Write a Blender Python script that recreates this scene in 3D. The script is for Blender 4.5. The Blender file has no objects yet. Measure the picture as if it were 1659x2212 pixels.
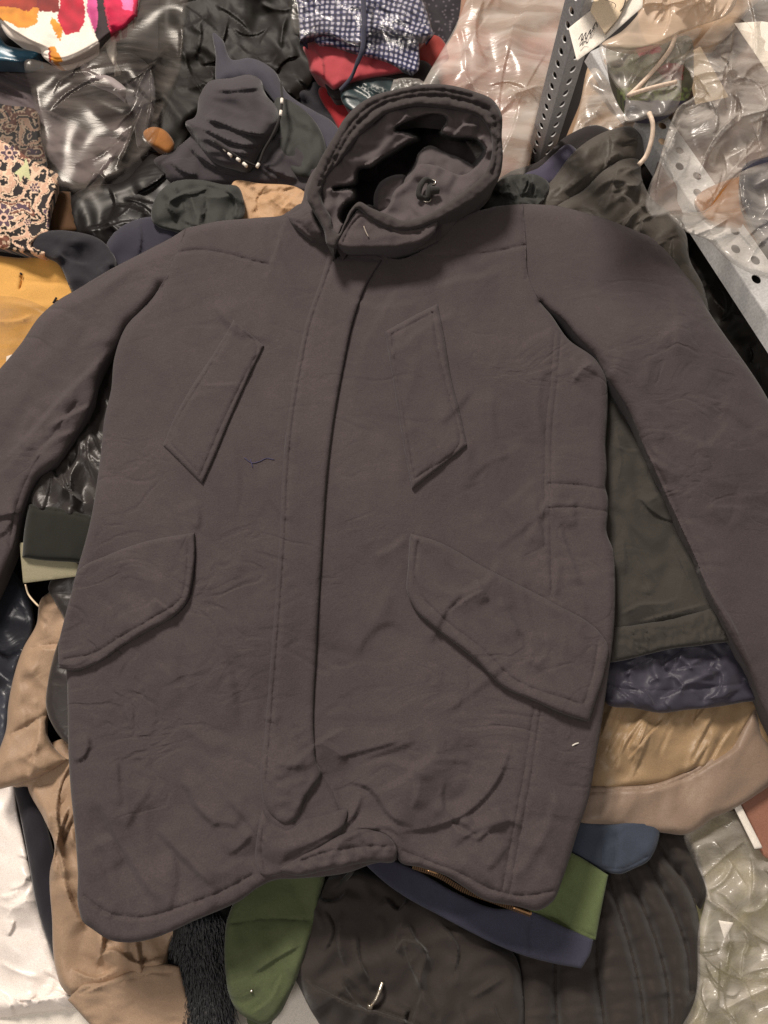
import bpy, math, random
import numpy as np
from mathutils import Vector, Matrix
from mathutils.geometry import delaunay_2d_cdt

# ------------------------------------------------------------------ camera, light, exposure
S = bpy.context.scene
R = math.radians
W0, H0 = 1659.0, 2212.0            # measuring frame of the photograph
TILT, CAMH = R(18), 1.05
FPX = H0 * 26.0 / 36.0
cam_d = bpy.data.cameras.new('camera'); cam = bpy.data.objects.new('camera', cam_d)
S.collection.objects.link(cam); S.camera = cam
cam_d.sensor_fit = 'VERTICAL'; cam_d.sensor_height = 36; cam_d.lens = 26
cam_d.clip_end = 50; cam_d.clip_start = 0.01
CAM = np.array([0.0, -CAMH * math.tan(TILT), CAMH])
cam.location = CAM; cam.rotation_euler = (TILT, 0, 0)

w = bpy.data.worlds.new('World'); S.world = w; w.use_nodes = True
w.node_tree.nodes['Background'].inputs[0].default_value = (1.0, 0.90, 0.82, 1)
w.node_tree.nodes['Background'].inputs[1].default_value = 0.27

def area(name, loc, target, size, energy, col):
    d = bpy.data.lights.new(name, 'AREA'); d.size = size; d.energy = energy; d.color = col; d.shape = 'DISK'
    o = bpy.data.objects.new(name, d); S.collection.objects.link(o); o.location = loc
    o.rotation_euler = (Vector(target) - Vector(loc)).to_track_quat('-Z', 'Y').to_euler()
    return o
area('ceiling_lamp', (-1.6, 4.0, 4.3), (0, 0.1, 0.1), 1.3, 420, (1.0, 0.90, 0.80))
area('fill_lamp', (-0.9, -1.1, 2.4), (0, 0, 0.1), 0.6, 14, (1.0, 0.93, 0.88))  # added fill from the front left, brightens the steel upright's left face
S.view_settings.view_transform = 'Standard'; S.view_settings.look = 'None'
S.view_settings.exposure = 0.0
S.render.engine = 'CYCLES'
S.cycles.transparent_max_bounces = 24

# ------------------------------------------------------------------ numeric helpers
def unproj(u, v, z):
    u = np.asarray(u, float); v = np.asarray(v, float); z = np.asarray(z, float)
    dx = (u - W0 / 2) / FPX; dy = -(v - H0 / 2) / FPX
    c, s = math.cos(TILT), math.sin(TILT)
    wy = dy * c + s; wz = dy * s - c
    t = (z - CAM[2]) / wz
    return np.stack([CAM[0] + dx * t, CAM[1] + wy * t, CAM[2] + wz * t], -1)

_rng = np.random.RandomState(7)
_perm = _rng.permutation(512); _perm = np.concatenate([_perm, _perm])
_ga = _rng.rand(512) * 2 * np.pi; _gx = np.cos(_ga); _gy = np.sin(_ga)
def perlin(x, y, seed=0):
    x = np.asarray(x, float) + seed * 17.31 + 500; y = np.asarray(y, float) + seed * 9.77 + 500
    xi = np.floor(x).astype(int); yi = np.floor(y).astype(int); xf = x - xi; yf = y - yi
    def g(ix, iy, fx, fy):
        h = _perm[(_perm[ix & 511] + iy) & 511]
        return _gx[h] * fx + _gy[h] * fy
    a = g(xi, yi, xf, yf); b = g(xi + 1, yi, xf - 1, yf)
    c = g(xi, yi + 1, xf, yf - 1); d = g(xi + 1, yi + 1, xf - 1, yf - 1)
    su = xf * xf * xf * (xf * (xf * 6 - 15) + 10); sv = yf * yf * yf * (yf * (yf * 6 - 15) + 10)
    return ((a + (b - a) * su) + ((c + (d - c) * su) - (a + (b - a) * su)) * sv) * 1.5

def noise_term(u, v, k):
    """k = (kind, amp, scale, seed, angle_deg, stretch): n smooth, r ridged folds, c crinkles"""
    kind, amp, sc, seed = k[:4]; ang = R(k[4]) if len(k) > 4 else 0; st = k[5] if len(k) > 5 else 1
    x = (u * math.cos(ang) + v * math.sin(ang)) / (sc * st); y = (-u * math.sin(ang) + v * math.cos(ang)) / sc
    wx = perlin(x * .7, y * .7, seed + 5); wy = perlin(x * .7, y * .7, seed + 9)
    x = x + .45 * wx; y = y + .45 * wy
    if kind == 'n': return amp * perlin(x, y, seed)
    if kind == 'r':
        p = perlin(x, y, seed); m = np.clip(.5 + perlin(x * .5, y * .5, seed + 3), 0.1, 1)
        return amp * m * (.5 - np.sqrt(p * p + .014) * 1.6)
    if kind == 'c':
        o = 0; a = 1.
        for i in range(3):
            p = perlin(x * 1.9 ** i, y * 1.9 ** i, seed + i * 3); o = o + a * (.4 - np.abs(p)); a *= .5
        return amp * o
    return 0

def catmull(pts, step, closed=True, straight=False):
    P = [np.array(p[:2], float) for p in pts]; C = [len(p) > 2 or straight for p in pts]; n = len(P); out = []
    for i in range(n if closed else n - 1):
        j = (i + 1) % n; p1, p2 = P[i], P[j]
        p0 = P[i - 1] if (closed or i > 0) else p1 - (p2 - p1); p3 = P[(j + 1) % n] if (closed or j < n - 1) else p2 + (p2 - p1)
        L = np.linalg.norm(p2 - p1)
        def tan(a, b, c, corner):
            if corner: return (p2 - p1) * .9
            la, lb = np.linalg.norm(b - a) + 1e-6, np.linalg.norm(c - b) + 1e-6
            t = ((b - a) / la * lb + (c - b) / lb * la) / (la + lb)
            return t * L
        m1 = tan(p0, p1, p2, C[i]); m2 = tan(p1, p2, p3, C[j])
        k = max(1, int(math.ceil(L / step)))
        for q in range(k):
            t = q / k; t2, t3 = t * t, t * t * t
            out.append((2 * t3 - 3 * t2 + 1) * p1 + (t3 - 2 * t2 + t) * m1 + (-2 * t3 + 3 * t2) * p2 + (t3 - t2) * m2)
    if not closed: out.append(P[-1])
    return np.array(out)

def seg_dist(u, v, L, closed=False):
    """distance, signed side (right of travel +), fraction along"""
    A = L; B = np.roll(L, -1, 0) if closed else L[1:]
    if not closed: A = L[:-1]
    D = B - A; ln = np.hypot(D[:, 0], D[:, 1]) + 1e-9; cum = np.concatenate([[0], np.cumsum(ln)])
    best = np.full(u.shape, 1e9); side = np.zeros(u.shape); fr = np.zeros(u.shape)
    for i in range(len(A)):
        px = u - A[i, 0]; py = v - A[i, 1]
        t = np.clip((px * D[i, 0] + py * D[i, 1]) / ln[i] ** 2, 0, 1)
        dx = px - t * D[i, 0]; dy = py - t * D[i, 1]; d = dx * dx + dy * dy
        m = d < best
        best[m] = d[m]; side[m] = (D[i, 0] * py - D[i, 1] * px)[m]; fr[m] = ((cum[i] + t * ln[i]) / cum[-1])[m]
    return np.sqrt(best), np.sign(side), fr, cum[-1]

def inside(u, v, L):
    r = np.zeros(u.shape, bool); n = len(L)
    for i in range(n):
        x1, y1 = L[i]; x2, y2 = L[(i + 1) % n]
        if y1 == y2: continue
        c = ((y1 > v) != (y2 > v)); r ^= c & (u < (x2 - x1) * (v - y1) / (y2 - y1) + x1)
    return r

def stroke_h(u, v, strokes):
    """g groove, r ridge, f fold that stands up on the right of travel, s stitched seam, d dent (closed polygon pressed in)"""
    h = np.zeros(u.shape)
    for st in strokes:
        kind, pts, amp, wd = st[:4]; w2 = st[4] if len(st) > 4 else 40
        if kind == 'd':
            L = catmull(pts, 10, True); lo = L.min(0) - wd * 2; hi = L.max(0) + wd * 2
            m = (u > lo[0]) & (u < hi[0]) & (v > lo[1]) & (v < hi[1])
            if not m.any(): continue
            d = seg_dist(u[m], v[m], L, True)[0]; ins = inside(u[m], v[m], L)
            sd = np.where(ins, d, -d); k = np.clip(sd / wd * .5 + .5, 0, 1); h[m] -= amp * k * k * (3 - 2 * k); continue
        L = catmull(pts, 12, False); R_ = (w2 * 3 if kind == 'f' else wd * 4 + 4)
        lo = L.min(0) - R_; hi = L.max(0) + R_
        m = (u > lo[0]) & (u < hi[0]) & (v > lo[1]) & (v < hi[1])
        if not m.any(): continue
        d, s, fr, ln = seg_dist(u[m], v[m], L)
        if kind == 's':
            h[m] += -amp * (.85 + .3 * perlin(fr * ln / 30, s * 0, 3)) * np.exp(-(d / wd) ** 2) + amp * .38 * np.exp(-(d / (wd * 4))) * perlin(fr * ln / 13, s * .7, len(pts)); continue
        tp = np.clip(np.minimum(fr, 1 - fr) * 4, 0, 1); tp = tp * tp * (3 - 2 * tp)
        if len(st) > 5 and st[5] == 'full': tp = np.ones_like(tp)
        if kind == 'g': h[m] -= amp * tp * np.exp(-(d / wd) ** 2)
        if kind == 'r': h[m] += amp * tp * np.exp(-(d / wd) ** 2)
        if kind == 'f':
            sd = d * s
            k = np.clip(sd / wd + .5, 0, 1); k = k * k * (3 - 2 * k)
            h[m] += amp * tp * k * np.exp(-np.clip(sd, 0, None) / w2)
    return h

def rfolds(seed, n, box, ang, spread, amp, ln=(40, 140), wd=7, w2=(14, 36), rg=.35, curl=.35):
    """n random creases: short curved folds of varied height in the box (u0, v0, u1, v1), mostly along ang"""
    r = random.Random(seed); out = []
    for i in range(n):
        u0 = r.uniform(box[0], box[2]); v0 = r.uniform(box[1], box[3]); a = R(ang + r.gauss(0, spread)); L = r.uniform(*ln); k = r.gauss(0, curl)
        pts = []; x, y = u0, v0
        for q in range(4):
            pts.append((x, y)); x += math.cos(a) * L / 3; y += math.sin(a) * L / 3; a += k
        if r.random() < .5: pts = pts[::-1]
        A = amp * r.uniform(.45, 1.2)
        out.append(('r', pts, A * .6, wd * r.uniform(.9, 1.6)) if r.random() < rg else ('f', pts, A, wd * r.uniform(.8, 1.3), r.uniform(*w2)))
    return out

def terrain(u, v):
    return .014 * perlin(u / 520, v / 520, 2) + .005 * perlin(u / 210, v / 210, 4)

# ------------------------------------------------------------------ object helpers
def tag(o, label=None, cat=None, group=None, kind=None):
    if label: o['label'] = label
    if cat: o['category'] = cat
    if group: o['group'] = group
    if kind: o['kind'] = kind
    return o

def thing(name, label, cat, at, group=None):
    o = bpy.data.objects.new(name, None); S.collection.objects.link(o)
    o.location = unproj(*at); o.empty_display_size = .03
    return tag(o, label, cat, group)

def link_mesh(name, co, faces, mat, parent=None, col=None, smooth=True):
    co = np.asarray(co, float)
    if parent is not None: org = np.array(parent.matrix_world.translation) if parent.parent else np.array(parent.location)
    if parent is None:
        org = co.mean(0); org[2] = co[:, 2].min()
    else:
        org = np.zeros(3); p = parent
        while p is not None: org = org + np.array(p.location); p = p.parent
    me = bpy.data.meshes.new(name); me.from_pydata((co - org).tolist(), [], faces)
    me.materials.append(mat)
    if smooth: me.polygons.foreach_set('use_smooth', [True] * len(me.polygons))
    if col is not None:
        a = me.color_attributes.new('print', 'FLOAT_COLOR', 'POINT')
        c = np.ones((len(co), 4)); c[:, :3] = col; a.data.foreach_set('color', c.ravel())
    me.update()
    o = bpy.data.objects.new(name, me); S.collection.objects.link(o)
    if parent is None: o.location = org
    else: o.parent = parent
    return o

def sheet(name, outline, z=.05, t=.012, w=20, res=8, strokes=(), noise=(), mat=None, parent=None, drop=.02,
          base=None, holes=(), paint=None, straight=False, seam=None, extra=None, slope=(0, 0), terr=True, thin=None, dens=()):
    """cloth piece: outline in photo px, real heights in metres; rounded rim, folds, side wall down to what is below.
    seam: list of polylines; rim rounding is dropped along outline parts near them"""
    L = catmull(outline, max(3, res * .8), True, straight)
    ar = np.sum(L[:, 0] * np.roll(L[:, 1], -1) - np.roll(L[:, 0], -1) * L[:, 1])
    if ar < 0: L = L[::-1]
    HL = []
    for h_ in holes:
        q = catmull(h_, max(3, res * .8), True, straight)
        a = np.sum(q[:, 0] * np.roll(q[:, 1], -1) - np.roll(q[:, 0], -1) * q[:, 1])
        HL.append(q if a < 0 else q[::-1])
    loops = [L] + HL
    pts = []
    rs = np.random.RandomState(int(abs(L[0, 0] * 7 + L[0, 1])) % 9999)
    lo, hi = L.min(0), L.max(0)
    gx = np.arange(lo[0], hi[0], res); gy = np.arange(lo[1], hi[1], res * .87)
    X, Y = np.meshgrid(gx, gy); X = X + (np.arange(len(gy)) % 2)[:, None] * res * .5
    G = np.stack([X.ravel(), Y.ravel()], 1) + rs.uniform(-.12, .12, (X.size, 2)) * res
    pts.append((G, res * .45))
    for q in loops:
        T = np.roll(q, -1, 0) - np.roll(q, 1, 0); T /= np.hypot(T[:, 0], T[:, 1])[:, None] + 1e-9
        N = np.stack([-T[:, 1], T[:, 0]], 1)
        for d in (min(1.5, w * .08), min(4, w * .3)):
            pts.append((q + N * d, d * .75))
    for st in list(strokes) + list(dens):
        if st[0] == 'd':
            Q = catmull(st[1], res * .6, True); pts.append((Q, 2)); continue
        if st[3] >= 7 and st[2] < .0055 and st[0] in 'fr': continue
        Q = catmull(st[1], max(3, res * .6), False); T = np.gradient(Q, axis=0); T /= np.hypot(T[:, 0], T[:, 1])[:, None] + 1e-9
        N = np.stack([-T[:, 1], T[:, 0]], 1)
        for d in (-st[3] * .55, 0, st[3] * .55): pts.append((Q + N * d, 2))
    V = []
    for q, mind in pts:
        m = inside(q[:, 0], q[:, 1], L)
        for h_ in HL: m &= ~inside(q[:, 0], q[:, 1], h_)
        q = q[m]
        if not len(q): continue
        dd = np.min([seg_dist(q[:, 0], q[:, 1], l, True)[0] for l in loops], 0)
        V.append(q[dd > mind])
    V = np.concatenate(V)
    nb = [len(l) for l in loops]; allv = np.concatenate(loops + [V])
    edges = []; s = 0
    for k in nb:
        edges += [(s + i, s + (i + 1) % k) for i in range(k)]; s += k
    res_ = delaunay_2d_cdt([Vector(p) for p in allv], edges, [], 0, 1e-4)
    P = np.array([tuple(p) for p in res_[0]]); F = np.array(res_[2]); orig = res_[3]
    c = P[F].mean(1); m = inside(c[:, 0], c[:, 1], L)
    for h_ in HL: m &= ~inside(c[:, 0], c[:, 1], h_)
    F = F[m]
    a = P[F]; ar = (a[:, 1, 0] - a[:, 0, 0]) * (a[:, 2, 1] - a[:, 0, 1]) - (a[:, 1, 1] - a[:, 0, 1]) * (a[:, 2, 0] - a[:, 0, 0])
    F[ar > 0] = F[ar > 0][:, ::-1]
    u, v = P[:, 0], P[:, 1]
    # rim
    if seam:
        LL = []
        for q in loops:
            k = np.zeros(len(q), bool)
            for sm in seam: k |= seg_dist(q[:, 0], q[:, 1], catmull(sm, 10, False))[0] < 7
            LL.append((q, k))
        d = np.full(u.shape, 1e9)
        for q, k in LL:
            nx = np.roll(q, -1, 0)
            for i in range(len(q)):
                if k[i] and k[(i + 1) % len(q)]: continue
                D = nx[i] - q[i]; l2 = D @ D + 1e-9
                tt = np.clip(((u - q[i, 0]) * D[0] + (v - q[i, 1]) * D[1]) / l2, 0, 1)
                d = np.minimum(d, np.hypot(u - q[i, 0] - tt * D[0], v - q[i, 1] - tt * D[1]))
    else:
        d = np.min([seg_dist(u, v, l, True)[0] for l in loops], 0)
    x = np.clip(d / w, 0, 1); prof = np.sqrt(np.clip(1 - (1 - x) ** 2, 0, 1))
    uc, vc = L.mean(0)
    h = (base(u, v) if base is not None else z + (terrain(u, v) if terr else 0)) + slope[0] * (u - uc) / 100 + slope[1] * (v - vc) / 100
    for k in noise: h = h + noise_term(u, v, k) * (np.clip(x * 1.2, .25, 1) if w > 6 else 1)
    if strokes: h = h + stroke_h(u, v, strokes)
    if extra is not None: h = h + extra(u, v, d)
    h = h + t * (prof - 1)
    co = unproj(u, v, h); faces = [tuple(map(int, f)) for f in F]
    if drop > 0:
        # outline edges = edges used once
        cnt = {}
        for f in faces:
            for i in range(3):
                e = (f[i], f[(i + 1) % 3]); cnt[e] = 1
        rim = [e for e in cnt if (e[1], e[0]) not in cnt]
        ids = {}; add = []; inw = {}
        for (a_, b_) in rim:      # undercut: the wall runs inwards below the edge
            e_ = co[b_] - co[a_]; nrm = np.array([-e_[1], e_[0], 0]); nrm /= np.linalg.norm(nrm) + 1e-12
            for i in (a_, b_): inw[i] = inw.get(i, 0) + nrm
        for e in rim:
            for i in e:
                if i not in ids:
                    ids[i] = len(co) + len(add); q = co[i].copy(); q[2] -= drop; nn = inw[i] / (np.linalg.norm(inw[i]) + 1e-12)
                    q += nn * min(drop * .7, .012); add.append(q)
        for (a_, b_) in rim: faces.append((b_, a_, ids[a_], ids[b_]))
        nv = len(co)
        co = np.concatenate([co, np.array(add)])
        uu = np.concatenate([u, u[list(ids.keys())]]); vv = np.concatenate([v, v[list(ids.keys())]])
    else: uu, vv = u, v
    col = paint(uu, vv) if paint is not None else None
    o = link_mesh(name, co, faces, mat, parent, col)
    if thin:
        md = o.modifiers.new('thickness', 'SOLIDIFY'); md.thickness = thin; md.offset = -1
    return o

def tube(name, pts, rad, mat, parent=None, n=8, flat=1.0, base=None, step=7, dash=None, taper=None):
    """round cord through (u, v, z) points"""
    uv = catmull([p[:2] for p in pts], step, False)
    ks = seg_dist(uv[:, 0], uv[:, 1], np.array([p[:2] for p in pts], float))[2]
    kp = seg_dist(np.array([float(p[0]) for p in pts]), np.array([float(p[1]) for p in pts]), np.array([p[:2] for p in pts], float))[2]
    z = np.interp(ks, kp, [p[2] for p in pts])
    if base is not None: z = z + base(uv[:, 0], uv[:, 1])
    C = unproj(uv[:, 0], uv[:, 1], z)
    T = np.gradient(C, axis=0); T /= np.linalg.norm(T, axis=1)[:, None] + 1e-12
    up = np.array([0, 0, 1.]); Bn = np.cross(T, up); Bn /= np.linalg.norm(Bn, axis=1)[:, None] + 1e-9; N = np.cross(Bn, T)
    co = []; fs = []; m = len(C)
    for i in range(m):
        r = rad * (1 if taper is None else taper[0] + (taper[1] - taper[0]) * i / (m - 1))
        for k in range(n):
            a = 2 * math.pi * k / n; co.append(C[i] + Bn[i] * r * math.cos(a) + N[i] * r * flat * math.sin(a))
    for i in range(m - 1):
        for k in range(n):
            a, b = i * n + k, i * n + (k + 1) % n; fs.append((a, b, b + n, a + n))
    fs.append(tuple(range(n))[::-1]); fs.append(tuple((m - 1) * n + k for k in range(n)))
    return link_mesh(name, co, fs, mat, parent)

def ring(name, u, v, z, r1, r2, mat, parent, base=None, squash=.8, ang=0, n=20):
    zc = z + (float(base(np.array([float(u)]), np.array([float(v)]))[0]) if base is not None else 0)
    c = unproj(u, v, zc); co = []; fs = []; k = 8
    for i in range(n):
        a = 2 * math.pi * i / n
        for j in range(k):
            b = 2 * math.pi * j / k; rr = r1 + r2 * math.cos(b)
            x, y = rr * math.cos(a), rr * math.sin(a) * squash
            co.append(c + np.array([x * math.cos(ang) - y * math.sin(ang), x * math.sin(ang) + y * math.cos(ang), r2 * math.sin(b)]))
    for i in range(n):
        for j in range(k):
            a = i * k + j; b = i * k + (j + 1) % k; c2 = ((i + 1) % n) * k + (j + 1) % k; d2 = ((i + 1) % n) * k + j
            fs.append((a, d2, c2, b))
    return link_mesh(name, co, fs, mat, parent)

# ------------------------------------------------------------------ materials
def lin(c):
    return tuple((x / 255 / 12.92 if x / 255 <= .04045 else ((x / 255 + .055) / 1.055) ** 2.4) for x in c)

def fabric(name, rgb, rough=.9, sheen=.15, weave=900, bump=.25, spec=.2, var=.10, wr=.0, wrs=30, attr=False, rgb2=None, coat=0, crease=0.0):
    m = bpy.data.materials.new(name); m.use_nodes = True; N = m.node_tree.nodes; K = m.node_tree.links
    b = N['Principled BSDF']; b.inputs['Roughness'].default_value = rough
    b.inputs['Specular IOR Level'].default_value = spec
    b.inputs['Sheen Weight'].default_value = sheen; b.inputs['Sheen Roughness'].default_value = .5
    b.inputs['Coat Weight'].default_value = coat; b.inputs['Coat Roughness'].default_value = .12
    tc = N.new('ShaderNodeTexCoord')
    n1 = N.new('ShaderNodeTexNoise'); n1.inputs['Scale'].default_value = 9; n1.inputs['Detail'].default_value = 7; n1.inputs['Roughness'].default_value = .65
    K.new(tc.outputs['Object'], n1.inputs['Vector'])
    mr = N.new('ShaderNodeMapRange'); mr.inputs[1].default_value = .3; mr.inputs[2].default_value = .7
    mr.inputs[3].default_value = 1 - var; mr.inputs[4].default_value = 1 + var; K.new(n1.outputs['Fac'], mr.inputs[0])
    n2 = N.new('ShaderNodeTexNoise'); n2.inputs['Scale'].default_value = weave; n2.inputs['Detail'].default_value = 2
    K.new(tc.outputs['Object'], n2.inputs['Vector'])
    mr2 = N.new('ShaderNodeMapRange'); mr2.inputs[1].default_value = .3; mr2.inputs[2].default_value = .7
    mr2.inputs[3].default_value = .85; mr2.inputs[4].default_value = 1.15; K.new(n2.outputs['Fac'], mr2.inputs[0])
    mu = N.new('ShaderNodeMath'); mu.operation = 'MULTIPLY'; K.new(mr.outputs[0], mu.inputs[0]); K.new(mr2.outputs[0], mu.inputs[1])
    vm = N.new('ShaderNodeVectorMath'); vm.operation = 'SCALE'; K.new(mu.outputs[0], vm.inputs['Scale'])
    if attr:
        at = N.new('ShaderNodeAttribute'); at.attribute_name = 'print'; K.new(at.outputs['Color'], vm.inputs[0])
    elif rgb2:
        mx = N.new('ShaderNodeMix'); mx.data_type = 'RGBA'; mx.inputs[6].default_value = (*lin(rgb), 1); mx.inputs[7].default_value = (*lin(rgb2), 1)
        n3 = N.new('ShaderNodeTexNoise'); n3.inputs['Scale'].default_value = 9; n3.inputs['Detail'].default_value = 3; K.new(tc.outputs['Object'], n3.inputs['Vector'])
        cr = N.new('ShaderNodeMapRange'); cr.inputs[1].default_value = .42; cr.inputs[2].default_value = .58; K.new(n3.outputs['Fac'], cr.inputs[0]); K.new(cr.outputs[0], mx.inputs[0])
        K.new(mx.outputs[2], vm.inputs[0])
    else: vm.inputs[0].default_value = lin(rgb)
    K.new(vm.outputs[0], b.inputs['Base Color'])
    bp = N.new('ShaderNodeBump'); bp.inputs['Strength'].default_value = bump; bp.inputs['Distance'].default_value = .0006
    K.new(n2.outputs['Fac'], bp.inputs['Height']); last = bp
    if wr > 0:
        n4 = N.new('ShaderNodeTexNoise'); n4.inputs['Scale'].default_value = wrs; n4.inputs['Detail'].default_value = 3; n4.inputs['Distortion'].default_value = .9; n4.inputs['Roughness'].default_value = .62
        K.new(tc.outputs['Object'], n4.inputs['Vector'])
        b2 = N.new('ShaderNodeBump'); b2.inputs['Strength'].default_value = 1; b2.inputs['Distance'].default_value = wr
        K.new(n4.outputs['Fac'], b2.inputs['Height']); K.new(bp.outputs[0], b2.inputs['Normal']); last = b2
    if crease > 0:
        hs = None
        for (sc_, ro_, sx_, ms_) in ((6, 1.0, 1.7, 3.0), (11, 2.3, 1.6, 4)):
            mp = N.new('ShaderNodeMapping'); mp.inputs['Rotation'].default_value = (0, 0, ro_); mp.inputs['Scale'].default_value = (1, sx_, 1); K.new(tc.outputs['Object'], mp.inputs[0])
            nn = N.new('ShaderNodeTexNoise'); nn.inputs['Scale'].default_value = sc_; nn.inputs['Detail'].default_value = 2.5; nn.inputs['Distortion'].default_value = .9; K.new(mp.outputs[0], nn.inputs['Vector'])
            sb = N.new('ShaderNodeMath'); sb.operation = 'SUBTRACT'; sb.inputs[1].default_value = .5; K.new(nn.outputs['Fac'], sb.inputs[0])
            aa = N.new('ShaderNodeMath'); aa.operation = 'ABSOLUTE'; K.new(sb.outputs[0], aa.inputs[0])
            rr = N.new('ShaderNodeMapRange'); rr.interpolation_type = 'SMOOTHSTEP'; rr.inputs[1].default_value = 0; rr.inputs[2].default_value = .075; K.new(aa.outputs[0], rr.inputs[0])
            mk = N.new('ShaderNodeTexNoise'); mk.inputs['Scale'].default_value = ms_; mk.inputs['Detail'].default_value = 2; K.new(mp.outputs[0], mk.inputs['Vector'])
            mm = N.new('ShaderNodeMapRange'); mm.inputs[1].default_value = .47; mm.inputs[2].default_value = .75; K.new(mk.outputs['Fac'], mm.inputs[0])
            ml = N.new('ShaderNodeMath'); ml.operation = 'MULTIPLY'; K.new(rr.outputs[0], ml.inputs[0]); K.new(mm.outputs[0], ml.inputs[1])
            if hs is None: hs = ml
            else:
                ad = N.new('ShaderNodeMath'); ad.operation = 'ADD'; K.new(hs.outputs[0], ad.inputs[0]); K.new(ml.outputs[0], ad.inputs[1]); hs = ad
        b3 = N.new('ShaderNodeBump'); b3.inputs['Strength'].default_value = 1; b3.inputs['Distance'].default_value = crease
        K.new(hs.outputs[0], b3.inputs['Height']); K.new(last.outputs[0], b3.inputs['Normal']); last = b3
    K.new(last.outputs[0], b.inputs['Normal'])
    return m

def film(name, tint=(235, 228, 220), opac=.14, rough=.24, wr=.0014, wrs=9, haze=.25, tr=.97, ang=-60, st=4):
    m = bpy.data.materials.new(name); m.use_nodes = True; N = m.node_tree.nodes; K = m.node_tree.links
    b = N['Principled BSDF']; b.inputs['Base Color'].default_value = (*lin(tint), 1); b.inputs['Roughness'].default_value = rough
    b.inputs['Specular IOR Level'].default_value = .4
    t = N.new('ShaderNodeBsdfTransparent'); t.inputs[0].default_value = (tr, tr * .99, tr * .97, 1)
    g = N.new('ShaderNodeBsdfGlossy'); g.inputs['Roughness'].default_value = rough; g.inputs[0].default_value = (1, 1, 1, 1)
    tc = N.new('ShaderNodeTexCoord')
    mp = N.new('ShaderNodeMapping'); mp.inputs['Rotation'].default_value = (0, 0, R(ang)); mp.inputs['Scale'].default_value = (1, st, 1); K.new(tc.outputs['Object'], mp.inputs[0])
    n1 = N.new('ShaderNodeTexNoise'); n1.inputs['Scale'].default_value = wrs * .8; n1.inputs['Detail'].default_value = 6; n1.inputs['Distortion'].default_value = .8
    K.new(mp.outputs[0], n1.inputs['Vector'])
    n2 = N.new('ShaderNodeTexNoise'); n2.inputs['Scale'].default_value = wrs; n2.inputs['Detail'].default_value = 4; n2.inputs['Distortion'].default_value = 1.5
    n2.inputs['Roughness'].default_value = .6
    K.new(mp.outputs[0], n2.inputs['Vector'])
    ab = N.new('ShaderNodeMath'); ab.operation = 'SUBTRACT'; ab.inputs[1].default_value = .5; K.new(n2.outputs['Fac'], ab.inputs[0])
    a2 = N.new('ShaderNodeMath'); a2.operation = 'ABSOLUTE'; K.new(ab.outputs[0], a2.inputs[0])
    bp = N.new('ShaderNodeBump'); bp.inputs['Strength'].default_value = 1; bp.inputs['Distance'].default_value = wr
    K.new(a2.outputs[0], bp.inputs['Height'])
    K.new(bp.outputs[0], b.inputs['Normal']); K.new(bp.outputs[0], g.inputs['Normal'])
    mr = N.new('ShaderNodeMapRange'); mr.inputs[1].default_value = .4; mr.inputs[2].default_value = .75
    mr.inputs[3].default_value = opac; mr.inputs[4].default_value = opac + haze; K.new(n1.outputs['Fac'], mr.inputs[0])
    mix = N.new('ShaderNodeMixShader'); K.new(mr.outputs[0], mix.inputs[0]); K.new(t.outputs[0], mix.inputs[1]); K.new(b.outputs[0], mix.inputs[2])
    lw = N.new('ShaderNodeLayerWeight'); lw.inputs[0].default_value = .25; K.new(bp.outputs[0], lw.inputs['Normal'])
    l2 = N.new('ShaderNodeMapRange'); l2.inputs[3].default_value = .02; l2.inputs[4].default_value = .26; K.new(lw.outputs['Fresnel'], l2.inputs[0])
    mix2 = N.new('ShaderNodeMixShader'); K.new(l2.outputs[0], mix2.inputs[0]); K.new(mix.outputs[0], mix2.inputs[1]); K.new(g.outputs[0], mix2.inputs[2])
    K.new(mix2.outputs[0], N['Material Output'].inputs[0])
    return m

def plain(name, rgb, rough=.5, metal=0, spec=.5, var=.06):
    m = fabric(name, rgb, rough=rough, sheen=0, weave=300, bump=.05, spec=spec, var=var)
    m.node_tree.nodes['Principled BSDF'].inputs['Metallic'].default_value = metal
    return m

M = {}
M['parka'] = fabric('parka_cotton', (72, 64, 65), rough=.85, sheen=.10, weave=600, bump=.8, var=.14, wr=.0020, wrs=13, spec=.2, crease=.0014)
M['lining'] = fabric('hood_lining_cotton', (80, 72, 73), rough=.8, sheen=.12, var=.06, wr=.001, wrs=40)
M['rim'] = fabric('hood_edge_cotton', (60, 54, 54), rough=.9, sheen=.1, var=.08, wr=.001, wrs=60)
M['darkcord'] = fabric('dark_cord', (46, 44, 42), rough=.8)
M['metal'] = plain('nickel', (190, 182, 170), .25, 1)
M['brass'] = plain('brass', (190, 150, 110), .25, 1)
#===SETTING===
M['heap'] = fabric('gap_shade_fill', (30, 26, 26), rough=.9, var=.3)  # near-black fill, paints shade into the gaps between the garments
M['ground'] = fabric('floor_mat', (60, 54, 50), rough=.8)
g = link_mesh('floor', [(-4, -4, -.06), (4, -4, -.06), (4, 4, -.06), (-4, 4, -.06)], [(0, 1, 2, 3)], M['ground']); tag(g, kind='structure')
hp = sheet('gap_fill_sheet', [(-160, -160), (1820, -160), (1820, 2380), (-160, 2380)], z=0., t=.03, w=60, res=22, straight=True,
      noise=[('c', .03, 150, 3, 30, 2), ('r', .01, 50, 8)], mat=M['heap'], drop=.03)
tag(hp, 'crumpled fill sheet under the heap, its dark colour painting shade into the gaps', 'clothes heap', kind='stuff')

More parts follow.
